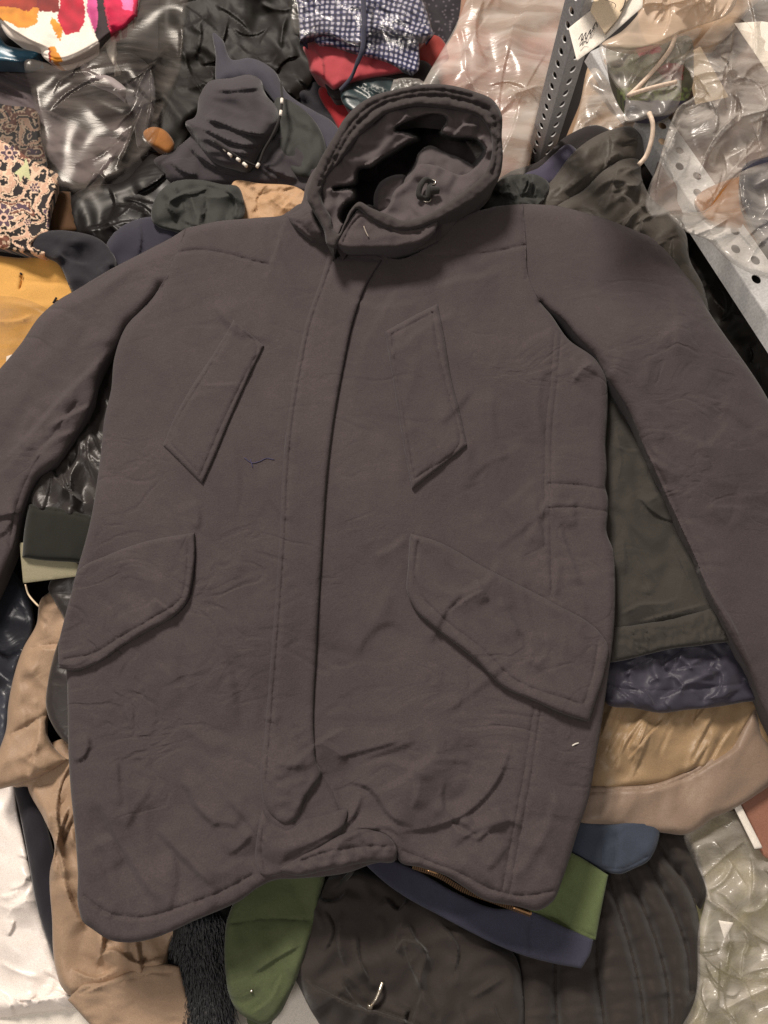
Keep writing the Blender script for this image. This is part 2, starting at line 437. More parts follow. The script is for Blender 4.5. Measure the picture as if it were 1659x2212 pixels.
# ------------------------------------------------------------------ the parka
PK = thing('parka', 'large charcoal hooded parka laid open-face up across the heap of clothes', 'parka', (829, 1300, .1))
def W_(amp, pts, wd=9, w2=45): return ('f', pts, amp, wd, w2)
body_strokes = [
  # yokes on the shoulders
  ('s', [(372, 548), (420, 540), (480, 546), (540, 562), (583, 572)], .0022, 3.2),
  ('f', [(583, 572), (597, 535), (612, 480)], .0035, 5, 30, 'full'),
  ('s', [(940, 552), (1000, 549), (1060, 545), (1140, 528)], .0022, 3.2),
  # back/armhole lines
  ('s', [(1130, 446), (1133, 520), (1138, 600)], .002, 3),
  ('s', [(402, 498), (375, 560), (352, 618)], .002, 3),
  # waist channel, right
  ('s', [(1185, 1045), (1240, 1047), (1312, 1058)], .0022, 3),
  ('s', [(1180, 1098), (1250, 1096), (1312, 1106)], .0022, 3),
  # double side seam
  ('s', [(1212, 720), (1204, 820), (1195, 900), (1190, 1045), (1190, 1200), (1192, 1290)], .0016, 2.6),
  ('s', [(1198, 720), (1190, 820), (1181, 900), (1176, 1045), (1176, 1180)], .0013, 2.4),
  ('s', [(1168, 1530), (1150, 1660), (1125, 1800), (1102, 1925)], .0018, 2.6),
  ('s', [(1154, 1525), (1134, 1660), (1108, 1800), (1086, 1920)], .0018, 2.6),
  # hem channel
  ('s', [(180, 1935), (230, 1970), (300, 1982), (400, 1955), (480, 1925), (545, 1890)], .003, 3.5),
  ('s', [(870, 1838), (930, 1862), (990, 1885), (1060, 1920), (1130, 1935), (1195, 1925)], .003, 3.5),
  # left front: faint vertical line and soft folds
  ('g', [(405, 1330), (400, 1420), (395, 1520)], .0022, 14),
  W_(.005, [(420, 1075), (432, 1110), (428, 1150)], 8, 30),
  W_(.0035, [(330, 1700), (290, 1760), (270, 1800)], 12, 60),
  W_(.007, [(340, 1960), (290, 1880), (240, 1800), (205, 1720)], 14, 60),
  W_(.008, [(475, 1930), (420, 1880), (370, 1830), (330, 1785)], 14, 60),
  W_(.007, [(470, 1790), (420, 1740), (400, 1700), (385, 1690)], 12, 40),
  W_(.005, [(520, 1790), (480, 1780), (450, 1785)], 10, 30),
  W_(.006, [(548, 1800), (520, 1830), (490, 1850)], 10, 30),
  W_(.004, [(440, 1300), (500, 1450), (520, 1600)], 20, 70),
  # right front: creases under the chest pocket and towards the waist
  W_(.004, [(1130, 1180), (1160, 1120), (1190, 1060)], 12, 40),
  W_(.006, [(1205, 1120), (1225, 1180), (1250, 1240), (1262, 1262)], 7, 22),
  W_(.004, [(1160, 1060), (1165, 1130), (1180, 1180)], 7, 22),
  W_(.005, [(1265, 770), (1285, 792), (1290, 812)], 7, 22),
  W_(.006, [(1235, 830), (1250, 800), (1285, 778)], 6, 20),
  W_(.005, [(1010, 1270), (960, 1330), (930, 1400)], 12, 45),
  W_(.004, [(740, 640), (820, 660), (900, 650)], 14, 60),
  W_(.004, [(930, 620), (1000, 600), (1080, 590)], 16, 60),
  W_(.003, [(1110, 980), (1060, 1000), (1010, 1040)], 10, 40),
  W_(.004, [(800, 1200), (850, 1180), (878, 1150)], 10, 30),
  # bottom of the placket and the gathered hem
  W_(0.0079, [(700, 1665), (660, 1720), (630, 1775)], 9, 30),
  W_(0.0072, [(1110, 1600), (1080, 1680), (1020, 1750), (930, 1790), (850, 1800)], 9, 55),
  W_(0.0072, [(900, 1790), (850, 1770), (790, 1700), (740, 1690)], 10, 40),
  W_(0.0086, [(790, 1700), (760, 1770), (700, 1810), (640, 1840), (590, 1880)], 10, 30),
  W_(0.0058, [(870, 1600), (800, 1620), (720, 1640)], 10, 30),
  W_(0.0058, [(690, 1595), (730, 1620), (760, 1640)], 9, 25),
  W_(0.0043, [(760, 1665), (830, 1640), (900, 1660), (960, 1690)], 12, 40),
  W_(0.0050, [(880, 1830), (840, 1790), (780, 1800), (720, 1830)], 9, 25),
  ('g', [(980, 1590), (1010, 1680), (960, 1780)], .006, 35),
  ('d', [(900, 1740), (980, 1700), (1030, 1760), (960, 1840), (880, 1800)], .010, 50),
  W_(0.0065, [(860, 1860), (850, 1820), (815, 1795), (760, 1790)], 9, 22),
  W_(0.0043, [(1150, 1850), (1180, 1780), (1200, 1700)], 16, 40),
]
body_strokes += rfolds(3, 14, (260, 600, 560, 1450), 65, 22, .0036, (90, 220), 14, (35, 80))
body_strokes += rfolds(4, 20, (760, 600, 1250, 1450), 118, 25, .0036, (90, 220), 14, (35, 80))
body_strokes += rfolds(44, 14, (1000, 950, 1290, 1400), 75, 18, .0042, (60, 150), 8, (20, 45))
body_strokes += rfolds(5, 14, (180, 1560, 540, 1900), 52, 18, .0060, (80, 190), 12, (30, 70))
body_strokes += rfolds(6, 20, (720, 1560, 1200, 1880), 150, 32, .0062, (80, 200), 11, (28, 65))
body_strokes += rfolds(45, 16, (580, 1560, 720, 1800), 165, 22, .0030, (30, 80), 7, (14, 30))
body_noise = [('n', .007, 260, 11, 60, 2), ('n', .0035, 95, 12, 50, 1.8), ('r', .004, 46, 14, 65, 2.6), ('n', .0006, 22, 15)]
def HB(u, v):
    u = np.asarray(u, float); v = np.asarray(v, float)
    h = .150 + terrain(u, v) + stroke_h(u, v, body_strokes)
    lo = .45 + .55 * np.clip((v - 1500) / 350, 0, 1)
    for k in body_noise: h = h + noise_term(u, v, k) * lo
    # the two fronts lie a little convex either side of the placket
    h = h + .010 * np.exp(-((u - 480) / 200) ** 2) + .010 * np.exp(-((u - 1000) / 220) ** 2)
    return h
torso_left = [(400, 493, 1), (470, 478), (560, 470), (612, 464), (650, 440), (700, 480), (740, 520), (800, 545), (832, 560, 1),
  (800, 605), (770, 680), (748, 780), (728, 900), (715, 1000), (700, 1200), (688, 1400), (684, 1600), (690, 1650), (700, 1668),
  (720, 1700), (760, 1780), (800, 1800), (850, 1825), (858, 1858, 1), (806, 1866), (755, 1884), (694, 1894), (640, 1898), (590, 1902), (560, 1916), (520, 1945),
  (480, 1964), (415, 1991), (371, 2012), (328, 2028), (271, 2036), (236, 2030), (201, 2008), (179, 1991), (170, 1964), (168, 1886), (162, 1798), (153, 1711),
  (148, 1624), (146, 1515), (144, 1458), (140, 1400), (140, 1341), (152, 1295), (165, 1236), (181, 1182), (195, 1127), (209, 1046), (218, 978), (227, 896), (240, 842),
  (247, 774), (272, 706), (317, 656), (345, 620), (375, 560)]
torso_right = [(800, 545), (860, 560), (930, 530), (1000, 470), (1060, 448), (1130, 440, 1), (1136, 520), (1142, 600), (1165, 650), (1190, 680), (1225, 730), (1290, 780), (1308, 810), (1313, 850),
  (1312, 900), (1308, 960), (1311, 1020), (1308, 1052), (1314, 1078), (1313, 1110), (1311, 1150), (1325, 1190), (1329, 1250), (1328, 1330), (1322, 1400), (1315, 1450),
  (1300, 1560), (1285, 1650), (1270, 1730), (1250, 1790), (1232, 1850), (1213, 1905), (1196, 1945), (1166, 1966), (1113, 1957), (1048, 1944), (1000, 1915), (965, 1893), (910, 1874), (864, 1862),
  (850, 1830), (790, 1800), (700, 1800), (620, 1780), (590, 1600), (600, 1300), (610, 1100), (640, 850), (690, 650), (730, 560)]
sm_l = [(345, 620), (375, 560), (400, 493)]; sm_r = [(1130, 440), (1136, 520), (1142, 600), (1165, 650)]
neck = [(640, 450), (700, 480), (740, 520), (800, 545), (860, 560), (930, 530), (1000, 470), (1040, 452)]
pl_l = [(712, 548), (690, 610), (662, 690), (640, 790), (622, 900), (610, 1020), (604, 1150), (594, 1300), (582, 1450), (572, 1580), (563, 1690), (566, 1725), (578, 1757)]
sheet('right_front', torso_right, w=17, t=.011, res=6.5, strokes=(), mat=M['parka'], parent=PK, drop=.035, seam=[sm_r, neck,
      [(850, 1830), (790, 1800), (700, 1800), (620, 1780), (590, 1600), (600, 1300), (610, 1100), (640, 850), (690, 650), (730, 560), (800, 545)]],
      dens=body_strokes, base=lambda u, v: HB(u, v) + .001 - .003 * np.clip((760 - u + (900 - v) * .12) / 60, 0, 1)).name = 'front_panel'
sheet('front_panel', torso_left, w=17, t=.011, res=6.5, mat=M['parka'], parent=PK, drop=.035, seam=[sm_l, neck], dens=body_strokes,
      base=lambda u, v: HB(u, v) + .004)
# placket: the storm flap is a raised strip on the left front
placket = [(708, 552, 1), (760, 556), (824, 562, 1), (792, 615), (764, 690), (742, 790), (722, 900), (709, 1000), (695, 1200), (684, 1400), (679, 1600), (684, 1648),
           (694, 1668), (662, 1722), (640, 1770), (618, 1780), (590, 1765), (570, 1735), (563, 1690)] + pl_l[::-1][3:-1]
sheet('storm_flap', placket, w=8, t=.0065, res=6.5, mat=M['parka'], parent=PK, drop=.006,
      base=lambda u, v: HB(u, v) + .0085, strokes=[('s', [(a + 12, b) for a, b in pl_l[:-2]], .0026, 3),
      W_(.004, [(590, 1640), (620, 1650), (660, 1640)], 7, 22), W_(.004, [(590, 1700), (620, 1690), (665, 1680)], 7, 22), W_(.003, [(600, 980), (615, 960), (612, 930)], 8, 30)])
sheet('facing', [(566, 1748, 1), (590, 1775), (620, 1792), (660, 1770), (700, 1760), (750, 1750), (740, 1790), (690, 1830), (640, 1862), (600, 1890), (565, 1890), (553, 1860), (556, 1800)],
      w=9, t=.006, res=6, mat=M['parka'], parent=PK, drop=.008, base=lambda u, v: HB(u, v) + .009,
      strokes=[('g', [(600, 1870), (650, 1830), (720, 1800)], .003, 6), ('s', [(568, 1790), (566, 1840), (575, 1880)], .0015, 3)])
# gathered hem tab in the middle
sheet('hem_channel', [(600, 1880), (640, 1850), (690, 1828), (740, 1800), (800, 1792), (840, 1808), (858, 1838), (854, 1858), (800, 1862), (740, 1874), (690, 1884), (640, 1892)],
      w=16, t=.012, res=5.5, mat=M['parka'], parent=PK, drop=.015, base=lambda u, v: HB(u, v) + .013,
      noise=[('r', .004, 26, 5, 70, 2), ('n', .002, 14, 6)], strokes=[('s', [(630, 1868), (700, 1842), (780, 1830), (850, 1828)], .003, 4)])
def patch(name, out, dz=.006, t=.005, w=8, res=6, strokes=(), noise=(), drop=.006, mat='parka', parent=PK, **k):
    return sheet(name, out, w=w, t=t, res=res, mat=M[mat], parent=parent, drop=drop, base=lambda u, v: HB(u, v) + dz, strokes=strokes, noise=noise, **k)
# chest pockets (slanted welts)
patch('chest_pocket', [(505, 690, 1), (571, 747, 1), (545, 800), (500, 900), (465, 985), (437, 1047, 1), (352, 962, 1), (375, 905), (420, 825), (460, 765)], dz=.0105, t=.0075, w=10,
      strokes=[('s', [(512, 707), (556, 748), (530, 810), (480, 915), (432, 1028)], .0022, 3), ('s', [(500, 712), (455, 790), (410, 862), (372, 930), (362, 960)], .002, 3), ('s', [(370, 960), (425, 1018)], .0016, 2.6), W_(.003, [(430, 832), (470, 830), (520, 828)], 6, 20), W_(.002, [(400, 870), (430, 850), (480, 845)], 7, 20)])
patch('chest_pocket', [(945, 656, 1), (958, 720), (975, 820), (995, 900), (1009, 962, 1), (890, 1058, 1), (872, 960), (852, 840), (832, 716, 1), (890, 684)], dz=.009, t=.0070, w=10,
      strokes=[('s', [(935, 676), (950, 770), (975, 870), (993, 955), (897, 1034)], .0022, 3), ('s', [(846, 724), (862, 830), (882, 950), (896, 1030)], .0022, 3), ('s', [(848, 722), (900, 694), (934, 676)], .002, 3)])
# hip pocket flaps
fn = [('n', .003, 60, 31, 40, 2), ('r', .0028, 40, 35, 60, 2)]
patch('pocket_flap', [(420, 1150, 1), (421, 1190), (414, 1262), (404, 1300), (380, 1328), (340, 1352), (272, 1391), (210, 1432), (160, 1448), (127, 1443, 1), (126, 1400), (138, 1341),
      (152, 1290), (170, 1232), (230, 1200), (320, 1168)], dz=.014, t=.008, w=8, drop=.010, noise=fn,
      strokes=[('s', [(405, 1168), (402, 1250), (392, 1290), (330, 1335), (262, 1375), (200, 1412), (140, 1424)], .0022, 3.2), W_(.004, [(330, 1290), (370, 1320), (385, 1330)], 6, 18)])
patch('pocket_flap', [(886, 1152, 1), (935, 1166), (1050, 1228), (1190, 1300), (1296, 1368), (1312, 1392), (1306, 1450), (1288, 1510), (1272, 1559, 1), (1225, 1545), (1150, 1512), (1088, 1484), (1030, 1428),
      (945, 1360), (897, 1316), (880, 1280), (882, 1220)], dz=.014, t=.008, w=8, drop=.010, noise=fn,
      strokes=[('s', [(903, 1170), (900, 1270), (960, 1338), (1045, 1405), (1100, 1460), (1250, 1520)], .0022, 3.2),
               ('s', [(1292, 1385), (1285, 1440), (1262, 1520)], .002, 3),
               W_(.005, [(1080, 1285), (1110, 1340), (1130, 1375)], 6, 22), W_(.005, [(1030, 1250), (1060, 1300)], 6, 22), W_(.005, [(960, 1330), (1010, 1290), (1050, 1270)], 6, 25), W_(.004, [(1150, 1440), (1180, 1400), (1165, 1370)], 7, 25)])
# sleeves
sl_noise = [('n', .006, 200, 21, -60, 2), ('n', .003, 80, 23, -55, 2), ('n', .0006, 22, 25)]
sleeve_l = [(402, 492, 1), (385, 504), (317, 541), (227, 588), (168, 624), (122, 651), (86, 683), (45, 742), (0, 796), (-50, 850), (-80, 900), (-80, 1400), (-20, 1300), (14, 1227), (32, 1182), (45, 1123), (68, 1060), (82, 1037), (127, 1000),
            (154, 960), (172, 932), (204, 864), (215, 815), (231, 783), (254, 747), (272, 712), (320, 664), (352, 620), (380, 560)]
sheet('sleeve', sleeve_l, w=30, t=.017, res=7, mat=M['parka'], parent=PK, drop=.04, seam=[[(402, 492), (380, 560), (352, 620)]], noise=sl_noise,
      base=lambda u, v: .148 + terrain(u, v) + .010 * np.exp(-((u - 480) / 200) ** 2) - .02 * np.clip((260 - u) / 300, 0, 1),
      dens=(), strokes=rfolds(8, 10, (20, 600, 300, 900), -48, 14, .0045, (90, 220), 13, (30, 70)) + rfolds(48, 10, (0, 900, 190, 1100), -48, 18, .005, (60, 140), 9, (20, 40)) + [W_(.010, [(0, 1000), (70, 930), (130, 860), (190, 800), (240, 745)], 12, 50), ('s', [(20, 1180), (40, 1080), (100, 960), (165, 870)], .002, 3.2),
               W_(.008, [(95, 925), (150, 895), (200, 870)], 10, 25), W_(.007, [(60, 1010), (110, 950), (165, 925)], 10, 25), W_(.006, [(30, 1120), (10, 1150), (-30, 1165)], 9, 25),
               W_(.004, [(352, 624), (310, 660), (280, 705)], 8, 22), W_(.010, [(45, 1110), (10, 1115), (-40, 1125)], 7, 40)])
sleeve_r = [(1128, 440, 1), (1204, 445), (1276, 463), (1366, 495), (1402, 510), (1439, 542), (1475, 586), (1504, 622), (1529, 669), (1565, 723), (1594, 763), (1640, 830), (1680, 900), (1740, 1000), (1740, 1700), (1690, 1620),
            (1643, 1520), (1619, 1459), (1579, 1384), (1555, 1336), (1535, 1294), (1505, 1215), (1470, 1140), (1430, 1050), (1390, 965), (1352, 880), (1330, 845), (1309, 815), (1285, 772), (1252, 736), (1212, 690), (1185, 670), (1163, 645), (1142, 600), (1136, 520)]
sheet('sleeve', sleeve_r, w=32, t=.019, res=7, mat=M['parka'], parent=PK, drop=.05, seam=[sm_r], noise=[('n', .006, 200, 41, 60, 2), ('n', .0025, 80, 43, 55, 2)],
      base=lambda u, v: .150 + terrain(u, v) + .010 * np.exp(-((u - 1000) / 220) ** 2) - .02 * np.clip((u - 1350) / 300, 0, 1) + .008 * np.clip((v - 620) / 100, 0, 1),
      strokes=rfolds(9, 18, (1200, 500, 1620, 1200), 52, 18, .0042, (90, 220), 13, (30, 70)) + rfolds(49, 12, (1380, 850, 1600, 1200), 15, 14, .003, (50, 120), 8, (18, 40)) + [W_(.014, [(1660, 1490), (1625, 1435), (1585, 1350), (1545, 1285), (1515, 1230), (1485, 1165), (1450, 1090), (1405, 990), (1370, 905)][::-1], 10, 60),
               W_(.005, [(1400, 985), (1440, 1010), (1475, 1030)], 8, 22), W_(.004, [(1430, 1050), (1455, 1055), (1480, 1060)], 8, 22),
               W_(.004, [(1390, 920), (1450, 935), (1560, 970)], 10, 30), W_(.004, [(1410, 960), (1440, 990), (1460, 1005)], 8, 22),
               W_(.004, [(1290, 830), (1320, 800), (1335, 760)], 12, 40), W_(.004, [(1420, 740), (1460, 700), (1500, 690)], 14, 60)])
#===HOOD===
ZH = .222
def HH(u, v): # hood rim height
    return ZH + terrain(u, v) + .012 * np.clip((330 - v) / 150, -1, 1)
outer = [(709, 532), (700, 500), (680, 460), (662, 425), (672, 390), (694, 340), (723, 292), (742, 259), (775, 225), (816, 203), (853, 194), (908, 183), (964, 183), (1019, 196), (1067, 218), (1082, 242), (1084, 296), (1086, 344), (1078, 384),
         (1049, 415), (1005, 446), (950, 475), (905, 494), (868, 498), (834, 492), (795, 470), (772, 452), (752, 480), (735, 515), (722, 538)]
inner = [(723, 500), (715, 470), (697, 435), (694, 418), (705, 385), (723, 362), (745, 335), (762, 312), (790, 281), (827, 251), (853, 240), (890, 231), (945, 233), (1001, 242), (1038, 256), (1056, 281), (1062, 333), (1052, 366), (1019, 400), (985, 425), (940, 455),
         (900, 472), (866, 475), (838, 464), (800, 448), (775, 436), (758, 452), (742, 485), (730, 505)]
sheet('hood_shell', [(612, 466), (650, 440), (661, 399), (679, 365), (740, 330), (1000, 380), (1084, 350), (1078, 384), (1049, 432), (1001, 477), (945, 532), (890, 554), (834, 562), (779, 551), (723, 540), (690, 535), (650, 510)],
      w=46, t=.045, res=6, mat=M['parka'], parent=PK, drop=.05, base=lambda u, v: .180 + terrain(u, v), holes=[[(720, 480), (700, 440), (705, 395), (760, 350), (1040, 385), (1000, 415), (940, 450), (890, 465), (850, 462), (790, 440), (760, 445), (740, 480)]],
      noise=[('r', .008, 34, 51, 60, 2), ('n', .004, 30, 52)],
      strokes=[W_(.010, [(650, 430), (680, 470), (700, 520)], 8, 25), W_(.008, [(625, 470), (660, 500), (690, 530)], 8, 20)])
sheet('hood_rim', outer, w=9, t=.014, res=4.5, mat=M['rim'], parent=PK, drop=.05, base=HH, holes=[inner], noise=[('n', .002, 16, 61), ('r', .0025, 18, 62)],
      strokes=[('s', [(705, 385), (735, 325), (760, 285), (790, 252), (830, 224), (870, 213), (940, 207), (1010, 220), (1055, 238), (1070, 270), (1073, 340), (1064, 378)], .006, 4.5),
               ('s', [(690, 400), (712, 350), (735, 305), (760, 265), (800, 228), (850, 207), (900, 197), (960, 196), (1020, 208)], .004, 3.5)])
cav = [(888, 262), (908, 256), (935, 250), (962, 258), (950, 285), (975, 298), (1030, 305), (1046, 322), (1030, 352), (1005, 372), (940, 352), (905, 350), (880, 385), (850, 410), (835, 445), (790, 462), (760, 462), (745, 482), (736, 470), (745, 445), (768, 425), (766, 412), (722, 408), (768, 396), (776, 366), (800, 362), (823, 345), (850, 330), (885, 308), (905, 300), (880, 285), (856, 280)]
def hood_in(u, v, d):
    k = np.clip(d / 60, 0, 1)
    return -.010 * k
sheet('hood_lining', [(p[0] + (p[0] - 880) * .03, p[1] + (p[1] - 350) * .03) for p in inner], w=4, t=.001, res=4, mat=M['lining'], parent=PK, drop=0, base=lambda u, v: HH(u, v) - .012, extra=hood_in,
      noise=[('n', .006, 34, 73)],
      strokes=[('d', cav, .135, 7), W_(.012, [(775, 367), (810, 345), (860, 330)], 8, 20), W_(.012, [(900, 300), (930, 270), (950, 250)], 7, 20), W_(.010, [(700, 410), (740, 405), (770, 412)], 7, 18),
               W_(.008, [(850, 275), (870, 255), (880, 240)], 7, 18), W_(.012, [(975, 300), (1000, 270), (1040, 270)], 7, 20), W_(.01, [(1045, 340), (1035, 300), (1050, 290)], 7, 14)])
CN = lambda u, v: ZH - .045 + terrain(u, v)
sheet('neck_lining', [(823, 392), (850, 378), (875, 378), (876, 420), (880, 484), (857, 482), (816, 462), (808, 444)], w=14, t=.03, res=4.5, mat=M['lining'], parent=PK, drop=.05, base=lambda u, v: CN(u, v) - .012,
      noise=[('r', .006, 24, 77)], strokes=[W_(.008, [(812, 440), (835, 425), (860, 440)], 6, 14)])
sheet('collar_panel', [(905, 329), (927, 314), (964, 329), (993, 340), (1016, 352), (1040, 370), (1030, 400), (985, 432), (945, 458), (908, 476), (871, 484), (866, 455), (868, 418), (873, 388), (893, 362)], w=16, t=.03, res=4.5, mat=M['lining'],
      parent=PK, drop=.06, base=lambda u, v: CN(u, v) + .008, noise=[('r', .004, 34, 79), ('n', .003, 30, 78)],
      strokes=[W_(.007, [(1000, 400), (960, 410), (930, 440), (910, 460)], 7, 20), W_(.006, [(895, 470), (880, 440), (885, 400)], 6, 16), W_(.005, [(900, 455), (925, 445), (940, 440)], 5, 12)])
CB = lambda u, v: CN(u, v) + .008
for (eu, ev) in ((933, 394), (922, 431)):
    ring('eyelet', eu, ev, .014, .0055, .0012, M['metal'], PK, CB)
tube('drawcord', [(933, 394, .010), (920, 388, .020), (908, 402, .022), (906, 425, .018), (922, 431, .010)], .0042, M['darkcord'], PK, base=CB)
tube('drawcord', [(930, 396, .010), (926, 410, .021), (925, 424, .018), (922, 431, .010)], .0038, M['darkcord'], PK, base=CB)
tube('cord_stop', [(930, 412, .020), (948, 411, .020)], .006, M['darkcord'], PK, base=CB, step=3, taper=(1, .8))
# chin tab in front of the opening
tab = [(772, 452, 1), (800, 466), (838, 482), (868, 494), (905, 492), (945, 478), (940, 500), (915, 520), (870, 532), (800, 536), (740, 534), (720, 528, 1), (745, 490)]
sheet('chin_tab', tab, w=7, t=.008, res=4.5, mat=M['parka'], parent=PK, drop=.03, base=lambda u, v: HH(u, v) - .006 - .0 * u, noise=[('n', .003, 30, 81)],
      strokes=[('s', [(742, 522), (762, 484), (778, 468), (830, 490), (868, 504), (905, 503)], .003, 3), ('g', [(785, 488), (790, 500), (797, 512)], .003, 3)])
tube('buttonhole', [(786, 489, .0025), (790, 500, .003), (796, 512, .0025)], .0009, plain('thread_pale', (150, 140, 130), .8), PK, base=lambda u, v: HH(u, v) - .006, step=4)
# drawcord hanging from the hem, zip under the front edge
tube('hem_drawcord', [(762, 1880, .10), (745, 1900, .085), (715, 1925, .08), (690, 1950, .075), (665, 1985, .07), (648, 2010, .06)], .0028, M['darkcord'], PK)
zt = bpy.data.meshes.new('zip_tooth'); zn = 0
zc = catmull([(893, 1872), (945, 1890), (1000, 1922), (1060, 1944), (1110, 1962), (1148, 1976)], 5.0, False)
zs = unproj(zc[:, 0], zc[:, 1], np.full(len(zc), .122)); co = []; fs = []
for i in range(len(zs) - 1):
    d = zs[i + 1] - zs[i]; d /= np.linalg.norm(d); nn = np.cross(d, [0, 0, 1.]); s = len(co)
    for a in (-.0008, .0008):
        for b in (-.0026, .0026):
            for c in (0, .0016): co.append(zs[i] + d * a + nn * b + np.array([0, 0, c]))
    fs += [tuple(s + k for k in f) for f in ((0, 1, 3, 2), (4, 6, 7, 5), (0, 4, 5, 1), (2, 3, 7, 6), (1, 5, 7, 3), (0, 2, 6, 4))]
zz = link_mesh('zip', co, fs, plain('dark_brass', (96, 74, 54), .45, .8), PK, smooth=False)
tube('zip_stop', [(1108, 1959, .126), (1148, 1974, .126)], .0022, M['brass'], PK, step=5)
tube('zip_stop', [(922, 1878, .128), (945, 1886, .128)], .002, M['brass'], PK, step=5)
# blue pen marks and lint
pen = plain('pen_ink', (60, 56, 88), .7)
sheetz = lambda u, v: HB(u, v) + .0043
tube('pen_mark', [(528, 989, .0003), (545, 1000, .0003), (560, 997, .0003), (575, 990, .0003), (592, 993, .0003)], .0006, pen, PK, base=sheetz, step=4)
tube('pen_mark', [(541, 992, .0003), (546, 1010, .0003)], .0006, pen, PK, base=sheetz, step=4)
tube('lint', [(1236, 1611, .001), (1243, 1607, .0022), (1250, 1605, .001)], .0008, plain('lint_white', (220, 215, 205), .9), PK, base=lambda u, v: HB(u, v), step=3)
#===PILE===
M['navy'] = fabric('navy_cotton', (32, 30, 37), rough=.85, sheen=.2, wr=.001)
M['rollgrey'] = fabric('dark_grey_jersey', (58, 53, 57), rough=.9, crease=.0009, sheen=.2, wr=.001, wrs=40)
M['slate'] = fabric('slate_blue_cotton', (62, 60, 70), rough=.85, sheen=.2)
M['indigo'] = fabric('indigo_cotton', (48, 46, 58), rough=.85, sheen=.2)
M['darkgreen'] = fabric('dark_green_nylon', (40, 41, 38), rough=.72, spec=.3, wr=.001, wrs=35)
M['olive'] = fabric('olive_nylon', (58, 55, 51), rough=.8, spec=.2, crease=.0007, wr=.0015, wrs=30)
M['olive2'] = fabric('olive_brown_nylon', (70, 64, 57), rough=.6, crease=.0009, spec=.35, wr=.0015, wrs=30)
M['blackcloth'] = fabric('black_cloth', (34, 29, 29), rough=.8)
M['blacksatin'] = fabric('black_satin', (40, 34, 32), rough=.45, spec=.55, wr=.002, wrs=30, bump=.08)
M['rib'] = fabric('dark_rib_knit', (36, 36, 32), rough=.95)
M['tan'] = fabric('tan_satin', (158, 132, 108), rough=.55, crease=.0009, spec=.3, wr=.0012, wrs=30, bump=.1, sheen=.1)
M['tanmatt'] = fabric('tan_cotton', (154, 130, 108), rough=.8, wr=.0008)
M['gold'] = fabric('gold_satin', (156, 130, 98), rough=.45, spec=.4, wr=.001, bump=.1)
M['beige'] = fabric('beige_satin', (138, 118, 102), rough=.5, spec=.35, wr=.001, bump=.1)
M['green'] = fabric('green_cotton', (80, 88, 60), rough=.85, crease=.0009, var=.14, wr=.001, wrs=50)
M['green2'] = fabric('bright_green_cotton', (94, 106, 70), rough=.85, var=.12)
M['navyband'] = fabric('navy_jersey', (64, 64, 80), rough=.9, rgb2=(56, 56, 70))
M['navynylon'] = fabric('navy_nylon', (58, 55, 68), rough=.5, spec=.35, wr=.0005, wrs=30, bump=.1)
M['bluesatin'] = fabric('blue_black_satin', (54, 56, 66), rough=.3, spec=.6, wr=.002, wrs=25, bump=.05)
M['denim'] = fabric('blue_canvas', (60, 67, 80), rough=.85, var=.15)
M['puffer'] = fabric('brown_nylon', (54, 48, 45), rough=.8, spec=.2, wr=.0006, wrs=50)
M['tanpaper'] = fabric('tan_cloth', (184, 146, 108), rough=.6, spec=.3, wr=.003, wrs=22, var=.12)
M['ochre'] = fabric('ochre_cloth', (80, 54, 30), rough=.8)
M['orange'] = fabric('orange_cloth', (170, 112, 56), rough=.8, rgb2=(120, 76, 40))
M['yellow'] = fabric('yellow_cotton', (206, 156, 82), rough=.75, wr=.001, var=.10)
M['pinkred'] = fabric('pink_red_cotton', (176, 70, 78), rough=.85)
M['red'] = fabric('red_cotton', (150, 34, 40), rough=.85)
M['wine'] = fabric('wine_cloth', (110, 40, 48), rough=.8)
M['teal'] = fabric('dark_teal_satin', (30, 52, 56), rough=.35, spec=.5)
M['white'] = fabric('white_paper', (240, 232, 220), rough=.7, sheen=0, var=.02, bump=.05)
M['offwhite'] = fabric('cream_card', (236, 214, 184), rough=.7, sheen=0, var=.03, bump=.05)
M['tagcard'] = fabric('grey_green_card', (146, 140, 116), rough=.8, sheen=0, var=.03, bump=.05)
M['greycloth'] = fabric('grey_striped_cloth', (92, 82, 84), rough=.8)
M['print'] = fabric('printed_cotton', (255, 255, 255), rough=.7, attr=True, var=.05, wr=.0008)
M['printsatin'] = fabric('printed_satin', (255, 255, 255), rough=.3, spec=.5, attr=True, var=.05, wr=.0008)
M['brownpack'] = fabric('brown_beige_cloth', (150, 122, 96), rough=.8, rgb2=(176, 150, 124), var=.15, wr=.003, wrs=20)
M['pinkpack'] = fabric('pale_pink_cloth', (168, 118, 104), rough=.8, rgb2=(140, 112, 92), var=.15, wr=.003, wrs=20)
M['mauvepack'] = fabric('grey_mauve_cloth', (140, 122, 116), rough=.8, rgb2=(120, 102, 92), var=.15, wr=.003, wrs=20)
M['lilac'] = fabric('lilac_cloth', (64, 60, 78), rough=.8)
M['fur'] = fabric('black_fur_base', (26, 26, 26), rough=.6)
M['knit'] = fabric('green_knit', (132, 128, 96), rough=.9, rgb2=(160, 152, 124), var=.2, weave=420, bump=.8)
M['whitebag'] = fabric('white_plastic', (236, 226, 218), rough=.35, spec=.5, sheen=0, wr=.0010, wrs=12, bump=.0)
M['blackbag'] = fabric('black_plastic', (24, 21, 21), rough=.4, spec=.2, sheen=0, wr=.003, wrs=9, bump=0)
M['darkbag'] = fabric('dark_brown_plastic', (27, 24, 21), rough=.55, spec=.18, sheen=0, wr=.002, wrs=12, bump=0)
M['film'] = film('clear_film', opac=.22, haze=.4)
